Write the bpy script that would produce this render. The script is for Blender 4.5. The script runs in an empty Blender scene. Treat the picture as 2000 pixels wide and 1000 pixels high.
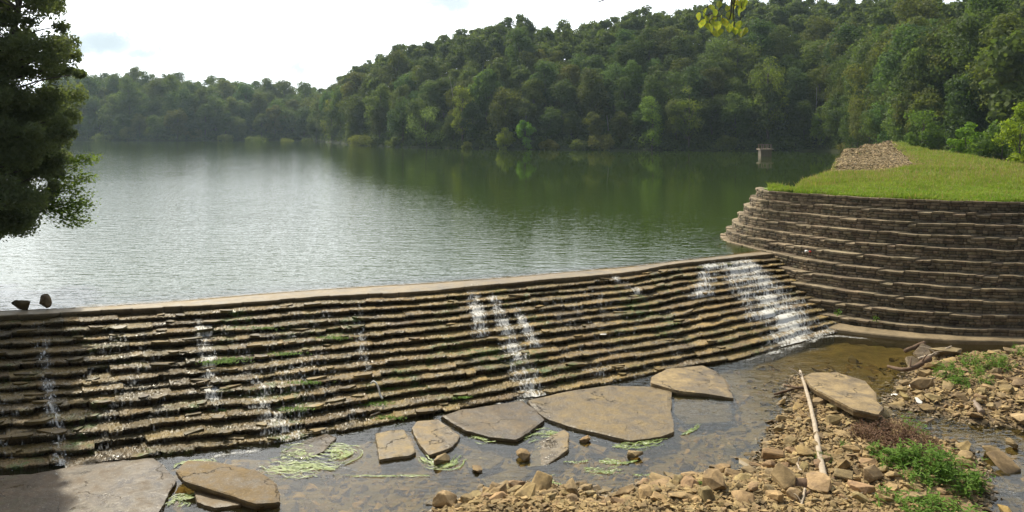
import bpy, bmesh, math, random
import numpy as np
from mathutils import Vector, Matrix, Euler

# ------------------------------------------------------------------ camera, sky, sun, exposure
F, HOR, EYE = 1428.0, 256.0, 6.0          # focal length and horizon in pixels of the 2000 px photo, eye height
scene = bpy.context.scene
COL = scene.collection
cam_d = bpy.data.cameras.new("camera"); cam = bpy.data.objects.new("camera", cam_d); COL.objects.link(cam)
cam.location = (0, 0, EYE); cam.rotation_euler = (math.radians(90), 0, 0)
cam_d.sensor_width = 36; cam_d.lens = 36 * F / 2000; cam_d.shift_y = -(500 - HOR) / 2000
cam_d.clip_start = 0.1; cam_d.clip_end = 6000
scene.camera = cam
SUN_AZ, SUN_EL = math.radians(-32), math.radians(50)      # azimuth from +Y towards +X
sund = Vector((math.sin(SUN_AZ) * math.cos(SUN_EL), math.cos(SUN_AZ) * math.cos(SUN_EL), math.sin(SUN_EL)))
sl = bpy.data.lights.new("sun", 'SUN'); sl.energy = 5.0; sl.angle = math.radians(0.6); sl.color = (1, .915, .72)
so = bpy.data.objects.new("sun", sl); COL.objects.link(so)
so.rotation_euler = sund.to_track_quat('Z', 'Y').to_euler()
scene.view_settings.view_transform = 'Standard'; scene.view_settings.look = 'None'
scene.view_settings.gamma = 1; scene.view_settings.exposure = 0.2

class NT:
    """tiny node-tree helper"""
    def __init__(s, tree): s.t = tree; s.n = tree.nodes; s.l = tree.links; s.n.clear()
    def add(s, typ, **kw):
        nd = s.n.new(typ)
        for k, v in kw.items():
            if k.startswith('i_'):
                key = k[2:].replace('_', ' ')
                s.put(nd.inputs[key], v)
            elif k.startswith('n') and k[1:].isdigit(): s.put(nd.inputs[int(k[1:])], v)
            else: setattr(nd, k, v)
        return nd
    def put(s, sock, v):
        if isinstance(v, bpy.types.NodeSocket): s.l.new(v, sock)
        elif isinstance(v, bpy.types.Node): s.l.new(v.outputs[0], sock)
        else: sock.default_value = v
    def math(s, op, a, b=0.0, c=None, clamp=False):
        nd = s.add('ShaderNodeMath', operation=op, n0=a, n1=b); nd.use_clamp = clamp
        if c is not None: s.put(nd.inputs[2], c)
        return nd.outputs[0]
    def mixc(s, fac, a, b, mode='MIX'):
        nd = s.n.new('ShaderNodeMix'); nd.data_type = 'RGBA'; nd.blend_type = mode
        s.put(nd.inputs[0], fac); s.put(nd.inputs[6], a); s.put(nd.inputs[7], b)
        return nd.outputs[2]
    def ramp(s, fac, stops, interp='LINEAR'):
        nd = s.n.new('ShaderNodeValToRGB'); s.put(nd.inputs[0], fac); cr = nd.color_ramp; cr.interpolation = interp
        while len(cr.elements) > 1: cr.elements.remove(cr.elements[-1])
        for i, (p, c) in enumerate(stops):
            e = cr.elements[0] if i == 0 else cr.elements.new(p)
            e.position = p; e.color = c if len(c) == 4 else (*c, 1)
        return nd.outputs[0]
    def noise(s, vec, scale, detail=4, rough=.55, dist=0, out=0):
        nd = s.add('ShaderNodeTexNoise', i_Scale=scale, i_Detail=detail, i_Roughness=rough, i_Distortion=dist)
        if vec is not None: s.put(nd.inputs['Vector'], vec)
        return nd.outputs[out]
    def smooth(s, v, a, b):
        nd = s.add('ShaderNodeMapRange', interpolation_type='SMOOTHSTEP', n0=v, n1=a, n2=b, n3=0.0, n4=1.0)
        return nd.outputs[0]

W = bpy.data.worlds.new("World"); scene.world = W; W.use_nodes = True
w = NT(W.node_tree)
sky = w.add('ShaderNodeTexSky', sky_type='NISHITA', sun_disc=False, sun_elevation=SUN_EL, sun_rotation=SUN_AZ % (2 * math.pi),
            air_density=1.2, dust_density=2.5, ozone_density=1.0)
bg1 = w.add('ShaderNodeBackground', n0=sky, n1=0.085)
tc = w.add('ShaderNodeTexCoord').outputs['Generated']
sep = w.add('ShaderNodeSeparateXYZ', n0=tc)
X, Y, Z = sep.outputs
yy = w.math('MAXIMUM', Y, 0.02)
su, sv = w.math('DIVIDE', X, yy), w.math('DIVIDE', Z, yy)
nz = w.noise(tc, 14, 8, .68)
dv = w.math('MULTIPLY', w.math('SUBTRACT', nz, .5), .11)
gap = None                                   # grey-blue breaks in the white overcast
for (px, py, a, b, amp) in [(205, 82, 62, 24, 1), (190, 62, 44, 14, .8), (278, 103, 26, 12, .92), (430, 60, 34, 10, .8), (575, 138, 16, 15, .85), (865, 12, 54, 15, .92), (345, 122, 40, 7, .6), (330, -120, 160, 40, .9), (900, -200, 260, 60, .8), (1500, -260, 260, 60, 1), (-300, 20, 160, 60, .9)]:
    uu = w.math('DIVIDE', w.math('SUBTRACT', w.math('ADD', su, dv), (px - 1000) / F), a / F)
    vv = w.math('DIVIDE', w.math('SUBTRACT', w.math('ADD', sv, w.math('MULTIPLY', dv, .5)), (HOR - py) / F), b / F)
    r2 = w.math('ADD', w.math('MULTIPLY', uu, uu), w.math('MULTIPLY', vv, vv))
    m = w.math('MULTIPLY', w.math('SUBTRACT', 1.0, w.smooth(r2, .0, 3.4)), amp)
    gap = m if gap is None else w.math('MAXIMUM', gap, m)
front = w.smooth(Y, -.05, .1)
gap = w.math('MULTIPLY', gap, front)
dot = w.add('ShaderNodeVectorMath', operation='DOT_PRODUCT', n0=tc, n1=tuple(sund)).outputs['Value']
glow = w.math('POWER', w.math('MAXIMUM', dot, 0.0), 3.0)
hi = w.smooth(w.noise(tc, 2.2, 5, .6), .42, .62)
br = w.math('ADD', w.math('MULTIPLY', glow, 3.0), w.math('ADD', .28, w.math('MULTIPLY', w.smooth(Y, -.1, .55), .75)))
cloudc = w.mixc(glow, (.86, .93, 1.0, 1), (1.0, .97, .91, 1))
bgc = w.add('ShaderNodeBackground', n0=cloudc, n1=br)
bgg = w.add('ShaderNodeBackground', n0=(.58, .70, .76, 1), n1=.9)
lowband = w.math('SUBTRACT', 1.0, w.smooth(Z, .25, .7))
cover = w.math('MAXIMUM', lowband, w.math('MULTIPLY', hi, .8))
m1 = w.add('ShaderNodeMixShader', n0=cover, n1=bg1, n2=bgc)
m2 = w.add('ShaderNodeMixShader', n0=w.math('MULTIPLY', gap, .92), n1=m1, n2=bgg)
w.add('ShaderNodeOutputWorld', n0=m2)

# ------------------------------------------------------------------ helpers
RNG = np.random.default_rng(7)
random.seed(7)
def P(px, py, z):
    D = (EYE - z) * F / (py - HOR)
    return np.array([(px - 1000) / F * D, D, z])
def PD(px, D, z=0.0): return np.array([(px - 1000) / F * D, D, z])
def _h(ix, iy, seed):
    n = (ix.astype(np.int64) * 374761393 + iy.astype(np.int64) * 668265263 + seed * 974711) & 0xffffffff
    n = ((n ^ (n >> 13)) * 1274126177) & 0xffffffff
    return ((n ^ (n >> 16)) & 0xffff) / 65535.0
def vn(x, y, seed=0):
    x = np.asarray(x, float); y = np.asarray(y, float); x, y = np.broadcast_arrays(x, y)
    ix, iy = np.floor(x), np.floor(y); fx, fy = x - ix, y - iy
    fx = fx * fx * (3 - 2 * fx); fy = fy * fy * (3 - 2 * fy)
    a, b, c, d = _h(ix, iy, seed), _h(ix + 1, iy, seed), _h(ix, iy + 1, seed), _h(ix + 1, iy + 1, seed)
    return (a + (b - a) * fx) * (1 - fy) + (c + (d - c) * fx) * fy
def fbm(x, y, o=4, seed=0):
    s, a, t = 0, 1, 0
    for i in range(o):
        s = s + a * vn(np.asarray(x) * 2 ** i, np.asarray(y) * 2 ** i, seed + i * 17); t += a; a *= .5
    return s / t - .5
def mk(name, V, Fc, mat=None, parent=None, smooth=False, col=None, attrs=None):
    V = np.asarray(V, np.float32).reshape(-1, 3)
    me = bpy.data.meshes.new(name)
    if isinstance(Fc, np.ndarray):
        n, k = Fc.shape
        me.vertices.add(len(V)); me.vertices.foreach_set('co', V.ravel())
        me.loops.add(n * k); me.loops.foreach_set('vertex_index', Fc.astype(np.int32).ravel())
        me.polygons.add(n); me.polygons.foreach_set('loop_start', np.arange(0, n * k, k, dtype=np.int32))
        me.polygons.foreach_set('loop_total', np.full(n, k, np.int32))
        me.update(calc_edges=True)
    else:
        me.from_pydata(V.tolist(), [], [list(map(int, f)) for f in Fc])
    me.polygons.foreach_set('use_smooth', np.full(len(me.polygons), smooth))
    if col is not None:
        at = me.color_attributes.new('tint', 'FLOAT_COLOR', 'POINT')
        c = np.ones((len(V), 4), np.float32); c[:, :3] = col; at.data.foreach_set('color', c.ravel())
    for k2, a in (attrs or {}).items():
        at = me.attributes.new(k2, 'FLOAT', 'POINT'); at.data.foreach_set('value', np.asarray(a, np.float32).ravel())
    if mat: me.materials.append(mat)
    o = bpy.data.objects.new(name, me); COL.objects.link(o)
    if parent: o.parent = parent
    return o
def grid_faces(nr, nc, off=0):
    r, c = np.meshgrid(np.arange(nr - 1), np.arange(nc - 1), indexing='ij')
    a = (r * nc + c).ravel() + off
    return np.stack([a, a + 1, a + nc + 1, a + nc], 1)
def tag(o, label=None, cat=None, group=None, kind=None):
    if label: o['label'] = label
    if cat: o['category'] = cat
    if group: o['group'] = group
    if kind: o['kind'] = kind
    return o
def empty(name, loc=(0, 0, 0), rz=0):
    o = bpy.data.objects.new(name, None); COL.objects.link(o); o.location = tuple(map(float, loc)); o.rotation_euler = (0, 0, rz); o.empty_display_size = .2
    return o
def copy_tree(o, parent=None):
    c = o.copy(); COL.objects.link(c)
    if parent: c.parent = parent
    for ch in list(o.children): copy_tree(ch, c)
    return c
def poly_sdf(x, y, poly):
    """signed distance, positive inside"""
    poly = np.asarray(poly, float)[:, :2]; n = len(poly)
    d = np.full(x.shape, 1e18); ins = np.zeros(x.shape, bool)
    for i in range(n):
        a, b = poly[i], poly[(i + 1) % n]; e = b - a
        wx, wy = x - a[0], y - a[1]
        t = np.clip((wx * e[0] + wy * e[1]) / (e @ e + 1e-12), 0, 1)
        d = np.minimum(d, (wx - e[0] * t) ** 2 + (wy - e[1] * t) ** 2)
        c = (a[1] > y) != (b[1] > y)
        xi = a[0] + (y - a[1]) * e[0] / (e[1] if abs(e[1]) > 1e-12 else 1e-12)
        ins ^= c & (x < xi)
    d = np.sqrt(d)
    return np.where(ins, d, -d)
def spline(pts, n):
    """Catmull-Rom through pts, n samples, even in arc length"""
    p = np.asarray(pts, float); p = np.vstack([2 * p[0] - p[1], p, 2 * p[-1] - p[-2]])
    out = []
    for i in range(1, len(p) - 2):
        t = np.linspace(0, 1, 24, endpoint=False)[:, None]
        out.append(.5 * (2 * p[i] + (p[i + 1] - p[i - 1]) * t + (2 * p[i - 1] - 5 * p[i] + 4 * p[i + 1] - p[i + 2]) * t ** 2 + (3 * p[i] - p[i - 1] - 3 * p[i + 1] + p[i + 2]) * t ** 3))
    q = np.vstack(out + [p[-2][None]])
    return q if n is None else resample(q, n)
def resample(q, n):
    s = np.r_[0, np.cumsum(np.linalg.norm(np.diff(q, axis=0), axis=1))]
    u = np.linspace(0, s[-1], n)
    return np.stack([np.interp(u, s, q[:, k]) for k in range(q.shape[1])], 1)
def tube(path, rad, sides=8, rough=0.0, seed=0):
    path = np.asarray(path, float); n = len(path); rad = np.broadcast_to(rad, (n,)).astype(float)
    T = np.gradient(path, axis=0); T /= np.linalg.norm(T, axis=1)[:, None] + 1e-9
    ref = np.array([0, 0, 1.]) if abs(T[:, 2]).mean() < .8 else np.array([1., 0, 0])
    A = np.cross(T, ref); A /= np.linalg.norm(A, axis=1)[:, None] + 1e-9; B = np.cross(T, A)
    th = np.linspace(0, 2 * np.pi, sides, endpoint=False)
    rr = rad[:, None] * (1 + rough * (vn(np.arange(n)[:, None] * .8, th[None] * 2 + 5, seed) - .5) * 2)
    V = path[:, None] + rr[..., None] * (np.cos(th)[None, :, None] * A[:, None] + np.sin(th)[None, :, None] * B[:, None])
    V = V.reshape(-1, 3)
    i, j = np.meshgrid(np.arange(n - 1), np.arange(sides), indexing='ij')
    a = (i * sides + j).ravel(); b = (i * sides + (j + 1) % sides).ravel()
    Fq = np.stack([a, b, b + sides, a + sides], 1)
    nv = len(V); V = np.vstack([V, path[0], path[-1]])
    j = np.arange(sides)
    c0 = np.stack([(j + 1) % sides, j, np.full(sides, nv), np.full(sides, nv)], 1)
    c1 = np.stack([(n - 1) * sides + j, (n - 1) * sides + (j + 1) % sides, np.full(sides, nv + 1), np.full(sides, nv + 1)], 1)
    faces = [tuple(f) for f in Fq] + [tuple(f[:3]) for f in c0] + [tuple(f[:3]) for f in c1]
    return V, faces
class Soup:
    def __init__(s): s.V = []; s.F = []; s.n = 0; s.C = []
    def add(s, V, Fc, c=None):
        V = np.asarray(V, float); s.V.append(V); s.F += [tuple(i + s.n for i in f) for f in Fc]; s.n += len(V)
        s.C.append(np.broadcast_to(np.array(c if c is not None else (1, 1, 1), float), (len(V), 3)))
        return s
    def build(s, name, mat, parent=None, smooth=False, tint=False):
        return mk(name, np.vstack(s.V), s.F, mat, parent, smooth, np.vstack(s.C) if tint else None)
def boxm(c, sx, sy, sz, rz=0.0):
    v = np.array([[x, y, z] for x in (-.5, .5) for y in (-.5, .5) for z in (-.5, .5)]) * [sx, sy, sz]
    R = np.array([[math.cos(rz), -math.sin(rz), 0], [math.sin(rz), math.cos(rz), 0], [0, 0, 1]])
    return v @ R.T + np.asarray(c, float), [(0, 1, 3, 2), (4, 6, 7, 5), (0, 4, 5, 1), (2, 3, 7, 6), (0, 2, 6, 4), (1, 5, 7, 3)]

def leaf_quads(c, nrm, size, rng, jit=.8, aspect=.75):
    n = len(c); nn = nrm + rng.normal(0, jit, (n, 3)); nn /= np.linalg.norm(nn, axis=1)[:, None] + 1e-9
    a = np.cross(nn, rng.normal(0, 1, (n, 3))); a /= np.linalg.norm(a, axis=1)[:, None] + 1e-9; b = np.cross(nn, a)
    s = (size * rng.uniform(.6, 1.3, n))[:, None] / 2
    V = np.stack([c - a * s, c + b * s * aspect, c + a * s, c - b * s * aspect], 1).reshape(-1, 3)
    return V

# ------------------------------------------------------------------ materials
def new_mat(name):
    m = bpy.data.materials.new(name); m.use_nodes = True; return m, NT(m.node_tree)
def out_bsdf(t, color, rough=.8, spec=.5, bump=None, bstr=.3, bdist=.02, **kw):
    b = t.add('ShaderNodeBsdfPrincipled'); t.put(b.inputs['Base Color'], color); t.put(b.inputs['Roughness'], rough)
    t.put(b.inputs['Specular IOR Level'], spec)
    for k, v in kw.items(): t.put(b.inputs[k.replace('_', ' ')], v)
    if bump is not None:
        bn = t.add('ShaderNodeBump', i_Strength=bstr, i_Distance=bdist, i_Height=bump); t.put(b.inputs['Normal'], bn)
    t.add('ShaderNodeOutputMaterial', n0=b)
    return b
def pos(t): return t.add('ShaderNodeNewGeometry').outputs['Position']
def mapping(t, v, s=(1, 1, 1), r=(0, 0, 0)): return t.add('ShaderNodeMapping', n0=v, i_Scale=s, i_Rotation=r).outputs[0]
def stone_mat(name, cols, scale=3.0, rough=(.7, .95), bstr=.6, bdist=.03, tint=True, moss=None, local=False, spec=.4, glints=False, rand=False):
    m, t = new_mat(name)
    p = t.add('ShaderNodeTexCoord').outputs['Object'] if local else pos(t)
    n1 = t.noise(p, scale, 6, .65); n2 = t.noise(p, scale * 6, 4, .6); n3 = t.noise(p, scale * .22, 3, .5)
    c = t.ramp(n1, [(.3 + .4 * i / (len(cols) - 1), q) for i, q in enumerate(cols)])
    c = t.mixc(.7, c, t.ramp(n2, [(.3, (.72, .72, .72)), (.7, (1.2, 1.2, 1.2))]), 'MULTIPLY')
    c = t.mixc(.6, c, t.ramp(n3, [(.3, (.7, .68, .64)), (.7, (1.2, 1.2, 1.16))]), 'MULTIPLY')
    if tint: c = t.mixc(1.0, c, t.add('ShaderNodeVertexColor', layer_name='tint').outputs[0], 'MULTIPLY')
    if rand: c = t.mixc(1.0, c, t.add('ShaderNodeObjectInfo').outputs['Color'], 'MULTIPLY')
    if moss:
        mm = t.math('MULTIPLY', t.smooth(t.noise(p, .55, 4, .6), .52, .66), t.smooth(t.noise(p, 5, 4, .6), .42, .6))
        c = t.mixc(t.math('MULTIPLY', mm, moss), c, (.055, .105, .018, 1))
    r = t.ramp(n1, [(.35, (rough[0],) * 3), (.65, (rough[1],) * 3)])
    crk = None
    if 'slab' in name:
        wv = t.add('ShaderNodeVectorMath', operation='ADD', n0=p, n1=t.noise(p, 1.8, 4, .6, out=1))
        vd = t.add('ShaderNodeTexVoronoi', feature='DISTANCE_TO_EDGE', n0=wv.outputs[0], i_Scale=.55).outputs[0]
        crk = t.math('MULTIPLY', t.math('SUBTRACT', 1.0, t.smooth(vd, .0, .012)), t.smooth(t.noise(p, .9, 2, .5), .48, .56))
        c = t.mixc(t.math('MULTIPLY', crk, .75), c, (.035, .027, .018, 1))
        wet2 = t.smooth(t.noise(p, .7, 5, .65), .50, .60)
        c = t.mixc(t.math('MULTIPLY', wet2, .62), c, (.085, .064, .04, 1)); r = t.math('SUBTRACT', r, t.math('MULTIPLY', wet2, .22), clamp=True)
        sp_ = t.smooth(t.noise(p, 38, 2, .5), .62, .70); c = t.mixc(t.math('MULTIPLY', sp_, .5), c, (.42, .36, .26, 1))
    if glints:       # wet film: patches of low roughness
        wet = t.smooth(t.noise(p, 2.3, 3, .6), .40, .62)
        r = t.math('SUBTRACT', r, t.math('MULTIPLY', wet, glints), clamp=True)
    if name in ('slab_concrete', 'rock', 'gravel_stone', 'wet_slab'):
        zw = t.math('ADD', t.add('ShaderNodeSeparateXYZ', n0=pos(t)).outputs[2], t.math('MULTIPLY', t.math('SUBTRACT', t.noise(pos(t), 3, 4, .6), .5), -.14))
        damp = t.math('MULTIPLY', t.math('SUBTRACT', 1.0, t.smooth(zw, -2.27, -2.19)), t.smooth(zw, -2.55, -2.40))
        c = t.mixc(t.math('MULTIPLY', damp, .55), c, (.05, .038, .022, 1)); r = t.math('SUBTRACT', r, t.math('MULTIPLY', damp, .35), clamp=True)
    h = t.math('ADD', t.math('MULTIPLY', n1, .6), t.math('MULTIPLY', n2, .4))
    if crk is not None: h = t.math('SUBTRACT', h, crk)
    out_bsdf(t, c, r, spec, h, bstr, bdist)
    return m
M = {}
M['dam'] = stone_mat('wet_ledge_stone', [(.05, .037, .018), (.125, .088, .036), (.19, .132, .055), (.25, .175, .078)], 2.4, (.50, .8), .8, .03, True, .75, spec=.4, glints=.26)
M['crest'] = stone_mat('crest_concrete', [(.12, .095, .06), (.21, .165, .105), (.28, .22, .14)], 1.3, (.5, .75), .35, .02, False, None, spec=.4, glints=.1)
M['wall'] = stone_mat('wall_stone', [(.09, .071, .046), (.175, .14, .096), (.25, .205, .142)], 3.0, (.8, .95), .7, .03, True)
M['footing'] = stone_mat('footing_concrete', [(.13, .095, .05), (.20, .15, .085), (.25, .19, .11)], 1.2, (.5, .8), .3, .02, False)
M['slab'] = stone_mat('slab_concrete', [(.115, .086, .046), (.21, .160, .088), (.29, .225, .124), (.35, .278, .16)], 2.6, (.55, .9), 1.0, .05, False, None, False, .4, False, True)
M['wetslab'] = stone_mat('wet_slab', [(.055, .042, .024), (.10, .076, .043), (.15, .112, .064)], 1.8, (.45, .7), .7, .03, False, .25, False, .35, .08, True)
M['rock'] = stone_mat('rock', [(.14, .10, .052), (.27, .20, .10), (.38, .285, .15)], 2.2, (.75, .95), .7, .03, False, None, True, .3, False, True)
M['gravel'] = stone_mat('gravel_stone', [(.13, .095, .048), (.27, .20, .10), (.38, .285, .15)], 3.0, (.8, .95), .4, .02, True)
M['wood'] = None
def wood_mat(name, a, b, spec=.3):
    m, t = new_mat(name); p = t.add('ShaderNodeTexCoord').outputs['Object']
    n = t.noise(mapping(t, p, (6, 6, 6)), 1.3, 6, .7); n2 = t.noise(p, 30, 3, .6)
    c = t.ramp(n, [(.3, a), (.68, b)]); out_bsdf(t, c, .85, spec, t.math('ADD', n, t.math('MULTIPLY', n2, .3)), .6, .02); return m
M['bleached'] = wood_mat('bleached_wood', (.26, .20, .14), (.46, .39, .30))
M['wood'] = wood_mat('brown_wood', (.075, .045, .026), (.17, .11, .07))
M['bark'] = wood_mat('bark', (.05, .04, .03), (.12, .10, .08))
M['palebark'] = wood_mat('pale_bark', (.22, .20, .17), (.38, .35, .30))
def leaf_mat(name, a, b, trans=.35, use_obj=False, scale=.35, yellow=None):
    m, t = new_mat(name); p = pos(t)
    n = t.noise(p, scale, 3, .6); n2 = t.noise(p, scale * 9, 2, .6)
    c = t.ramp(n, [(.32, a), (.68, b)])
    c = t.mixc(.55, c, t.ramp(n2, [(.3, (.66, .70, .62)), (.7, (1.28, 1.25, 1.2))]), 'MULTIPLY')
    if yellow: c = t.mixc(t.smooth(t.noise(p, scale * 14, 2, .5), .58, .66), c, yellow)
    if name == 'grass_blades':
        ys = t.add('ShaderNodeSeparateXYZ', n0=p).outputs; yw = t.math('ADD', ys[1], t.math('ADD', t.math('MULTIPLY', ys[0], .22), t.math('MULTIPLY', t.noise(p, .35, 4, .6), 7)))
        c = t.mixc(t.math('MULTIPLY', t.smooth(yw, 40, 54), .38), c, (.24, .23, .07, 1))
    if use_obj: c = t.mixc(1.0, c, t.add('ShaderNodeObjectInfo').outputs['Color'], 'MULTIPLY')
    d = t.add('ShaderNodeBsdfPrincipled'); t.put(d.inputs['Base Color'], c); t.put(d.inputs['Roughness'], .6); t.put(d.inputs['Specular IOR Level'], .12)
    tr = t.add('ShaderNodeBsdfTranslucent'); t.put(tr.inputs[0], t.mixc(1.0, c, (1.15, 1.2, .55, 1), 'MULTIPLY'))
    mx = t.add('ShaderNodeMixShader', n0=trans, n1=d, n2=tr); t.add('ShaderNodeOutputMaterial', n0=mx)
    return m
M['forest'] = leaf_mat('forest_leaves', (.070, .105, .036), (.120, .155, .050), .5, True, .16)
M['cedar'] = leaf_mat('cedar_foliage', (.10, .125, .070), (.15, .18, .095), .5, False, .7)
M['maple'] = leaf_mat('maple_leaves', (.11, .17, .03), (.19, .26, .05), .45, False, 1.2)
M['grassblade'] = leaf_mat('grass_blades', (.16, .27, .035), (.26, .34, .07), .4, False, .5, (.34, .28, .14, 1))
M['weed'] = leaf_mat('weed_leaves', (.10, .19, .03), (.17, .28, .05), .4, False, 1.5)
M['deadweed'] = leaf_mat('dead_weed', (.11, .060, .038), (.19, .11, .07), .2, False, 2.0)
M['popleaf'] = leaf_mat('poplar_leaves', (.16, .21, .05), (.33, .36, .10), .5, False, 9, (.42, .30, .04, 1))
pass
m, t = new_mat('ground_soil'); p = pos(t)
n = t.noise(p, .05, 5, .6); n2 = t.noise(p, 2.5, 6, .65)
z = t.add('ShaderNodeSeparateXYZ', n0=p).outputs[2]
soil = t.ramp(n2, [(.3, (.09, .065, .04)), (.7, (.21, .155, .095))])
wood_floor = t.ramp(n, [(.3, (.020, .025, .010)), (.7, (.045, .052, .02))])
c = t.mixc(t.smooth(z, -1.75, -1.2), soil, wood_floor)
bed = t.ramp(t.noise(p, 1.6, 5, .65), [(.3, (.10, .08, .038)), (.7, (.24, .18, .085))])
c = t.mixc(t.math('SUBTRACT', 1.0, t.smooth(z, -2.38, -2.30)), c, bed)
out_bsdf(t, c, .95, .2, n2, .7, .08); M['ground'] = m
m, t = new_mat('embankment_turf'); p = pos(t)
n = t.noise(p, .25, 5, .65); n2 = t.noise(mapping(t, p, (1, .3, 1)), 3, 5, .65)
c = t.mixc(.5, t.ramp(n, [(.3, (.085, .155, .022)), (.7, (.17, .21, .05))]), t.ramp(n2, [(.3, (.07, .13, .02)), (.7, (.20, .23, .06))]))
out_bsdf(t, c, .9, .15, n2, 1, .12); M['turf'] = m

def water_mat(name, body, bump_build, shallow=None, rough=.03, tintc=(.62, .60, .42, 1), shadow=None):
    """fresnel reflection over either a coloured body (deep) or the tinted view of the bed (shallow)"""
    m, t = new_mat(name); nrm = bump_build(t)
    fr = t.add('ShaderNodeFresnel', n0=1.33); t.put(fr.inputs['Normal'], nrm)
    gl = t.add('ShaderNodeBsdfGlossy', n0=(1, 1, 1, 1), n1=rough); t.put(gl.inputs['Normal'], nrm)
    df = t.add('ShaderNodeBsdfDiffuse', n0=body)
    tp = t.add('ShaderNodeBsdfTransparent', n0=tintc)
    under = t.add('ShaderNodeMixShader', n0=shallow(t) if callable(shallow) else shallow, n1=df, n2=tp)
    mx = t.add('ShaderNodeMixShader', n0=fr.outputs[0], n1=under, n2=gl)
    t.add('ShaderNodeOutputMaterial', n0=mx); return m
def lake_bump(t):
    p = pos(t)
    a = t.noise(mapping(t, p, (.55, 1.5, 1), (0, 0, .12)), 1.5, 3, .55, .3)
    b = t.noise(mapping(t, p, (.7, 1.5, 1), (0, 0, -.3)), 4.2, 2, .5)
    g = t.noise(mapping(t, p, (.5, 1.0, 1)), .16, 3, .6)
    h = t.math('ADD', t.math('MULTIPLY', a, .7), t.math('MULTIPLY', b, .25))
    s = t.add('ShaderNodeSeparateXYZ', n0=p)
    # wind patches: rougher near the dam and out to the open side, calmer under the wooded shore
    lee = t.math('DIVIDE', s.outputs[0], t.math('MAXIMUM', s.outputs[1], 1.0))
    calm = t.smooth(t.math('ADD', lee, t.math('MULTIPLY', t.math('SUBTRACT', g, .5), .3)), -.34, .06)
    far = t.smooth(s.outputs[1], 36, 110)
    st = t.math('SUBTRACT', 1.0, t.math('MULTIPLY', t.math('ADD', t.math('MULTIPLY', calm, .62), t.math('MULTIPLY', far, .48)), 1.0), clamp=True)
    st = t.math('MULTIPLY', st, t.math('ADD', .6, t.math('MULTIPLY', g, .8)))
    bn = t.add('ShaderNodeBump', i_Strength=t.math('MULTIPLY', st, .62), i_Distance=.11, i_Height=h)
    return bn.outputs[0]
M['lake'] = water_mat('lake_water', (.027, .046, .006, 1), lake_bump, lambda t: t.add('ShaderNodeAttribute', attribute_name='shallow').outputs['Fac'], .04, (.75, .66, .42, 1))
def pool_bump(t):
    p = pos(t)
    a = t.noise(mapping(t, p, (1.0, 2.2, 1)), 2.6, 3, .5, .6); b = t.noise(p, 11, 2, .5)
    s = t.add('ShaderNodeSeparateXYZ', n0=p)
    # stirred water near the foot of the big cascade
    d = t.add('ShaderNodeVectorMath', operation='DISTANCE', n0=p, n1=(8.5, 26.5, -2.3)).outputs['Value']
    st = t.math('ADD', .30, t.math('MULTIPLY', t.math('SUBTRACT', 1.0, t.smooth(d, 1.5, 9)), .7))
    h = t.math('ADD', t.math('MULTIPLY', a, .7), t.math('MULTIPLY', b, .2))
    return t.add('ShaderNodeBump', i_Strength=t.math('MULTIPLY', st, .6), i_Distance=.07, i_Height=h).outputs[0]
M['pool'] = water_mat('pool_water', (.06, .06, .03, 1), pool_bump, .88, .03, (.74, .70, .48, 1))
def foam_mat(name, sx=14.0, sy=2.0, dens=0.0):
    """white broken water: attribute 'flow' is how much water there is, 'us','ut' run across and down the fall"""
    m, t = new_mat(name)
    A = lambda n: t.add('ShaderNodeAttribute', attribute_name=n).outputs['Fac']
    v = t.add('ShaderNodeCombineXYZ', n0=t.math('MULTIPLY', A('us'), sx), n1=t.math('MULTIPLY', A('ut'), sy)).outputs[0]
    n = t.noise(v, 1.0, 5, .7); n2 = t.noise(v, .25, 3, .6)
    k = t.math('ADD', t.math('MULTIPLY', n, .65), t.math('MULTIPLY', n2, .35))
    thr = t.math('SUBTRACT', .78, t.math('MULTIPLY', A('flow'), .42))
    a = t.math('MULTIPLY', t.smooth(t.math('SUBTRACT', k, thr), -.04, .16), t.math('ADD', .22, t.math('MULTIPLY', A('flow'), .62), clamp=True))
    b = t.add('ShaderNodeBsdfPrincipled', n0=(.80, .79, .74, 1)); t.put(b.inputs['Roughness'], .35)
    bn = t.add('ShaderNodeBump', i_Strength=.8, i_Distance=.05, i_Height=k); t.put(b.inputs['Normal'], bn)
    tp = t.add('ShaderNodeBsdfTransparent')
    mx = t.add('ShaderNodeMixShader', n0=t.math('MULTIPLY', a, .92), n1=tp, n2=b); t.add('ShaderNodeOutputMaterial', n0=mx)
    return m
M['foam'] = foam_mat('white_water', 12, 3.6)
m, t = new_mat('algae'); p = pos(t)
n = t.noise(p, 5.5, 5, .7, .8); n2 = t.noise(p, 1.6, 3, .6); e_ = t.add('ShaderNodeAttribute', attribute_name='flow').outputs['Fac']
c = t.ramp(n, [(.35, (.085, .13, .02)), (.6, (.20, .26, .05))]); c = t.mixc(t.smooth(t.noise(p, 9, 4, .7), .60, .66), c, (.55, .56, .44, 1))
al = t.smooth(t.math('ADD', t.math('ADD', t.math('MULTIPLY', n, .6), t.math('MULTIPLY', n2, .5)), t.math('MULTIPLY', e_, .42)), .84, .98)
b_ = t.add('ShaderNodeBsdfPrincipled'); t.put(b_.inputs['Base Color'], c); t.put(b_.inputs['Roughness'], .5)
t.put(b_.inputs['Normal'], t.add('ShaderNodeBump', i_Strength=.7, i_Distance=.02, i_Height=n))
t.add('ShaderNodeOutputMaterial', n0=t.add('ShaderNodeMixShader', n0=t.math('MULTIPLY', al, .88), n1=t.add('ShaderNodeBsdfTransparent'), n2=b_)); M['algae'] = m
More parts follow.
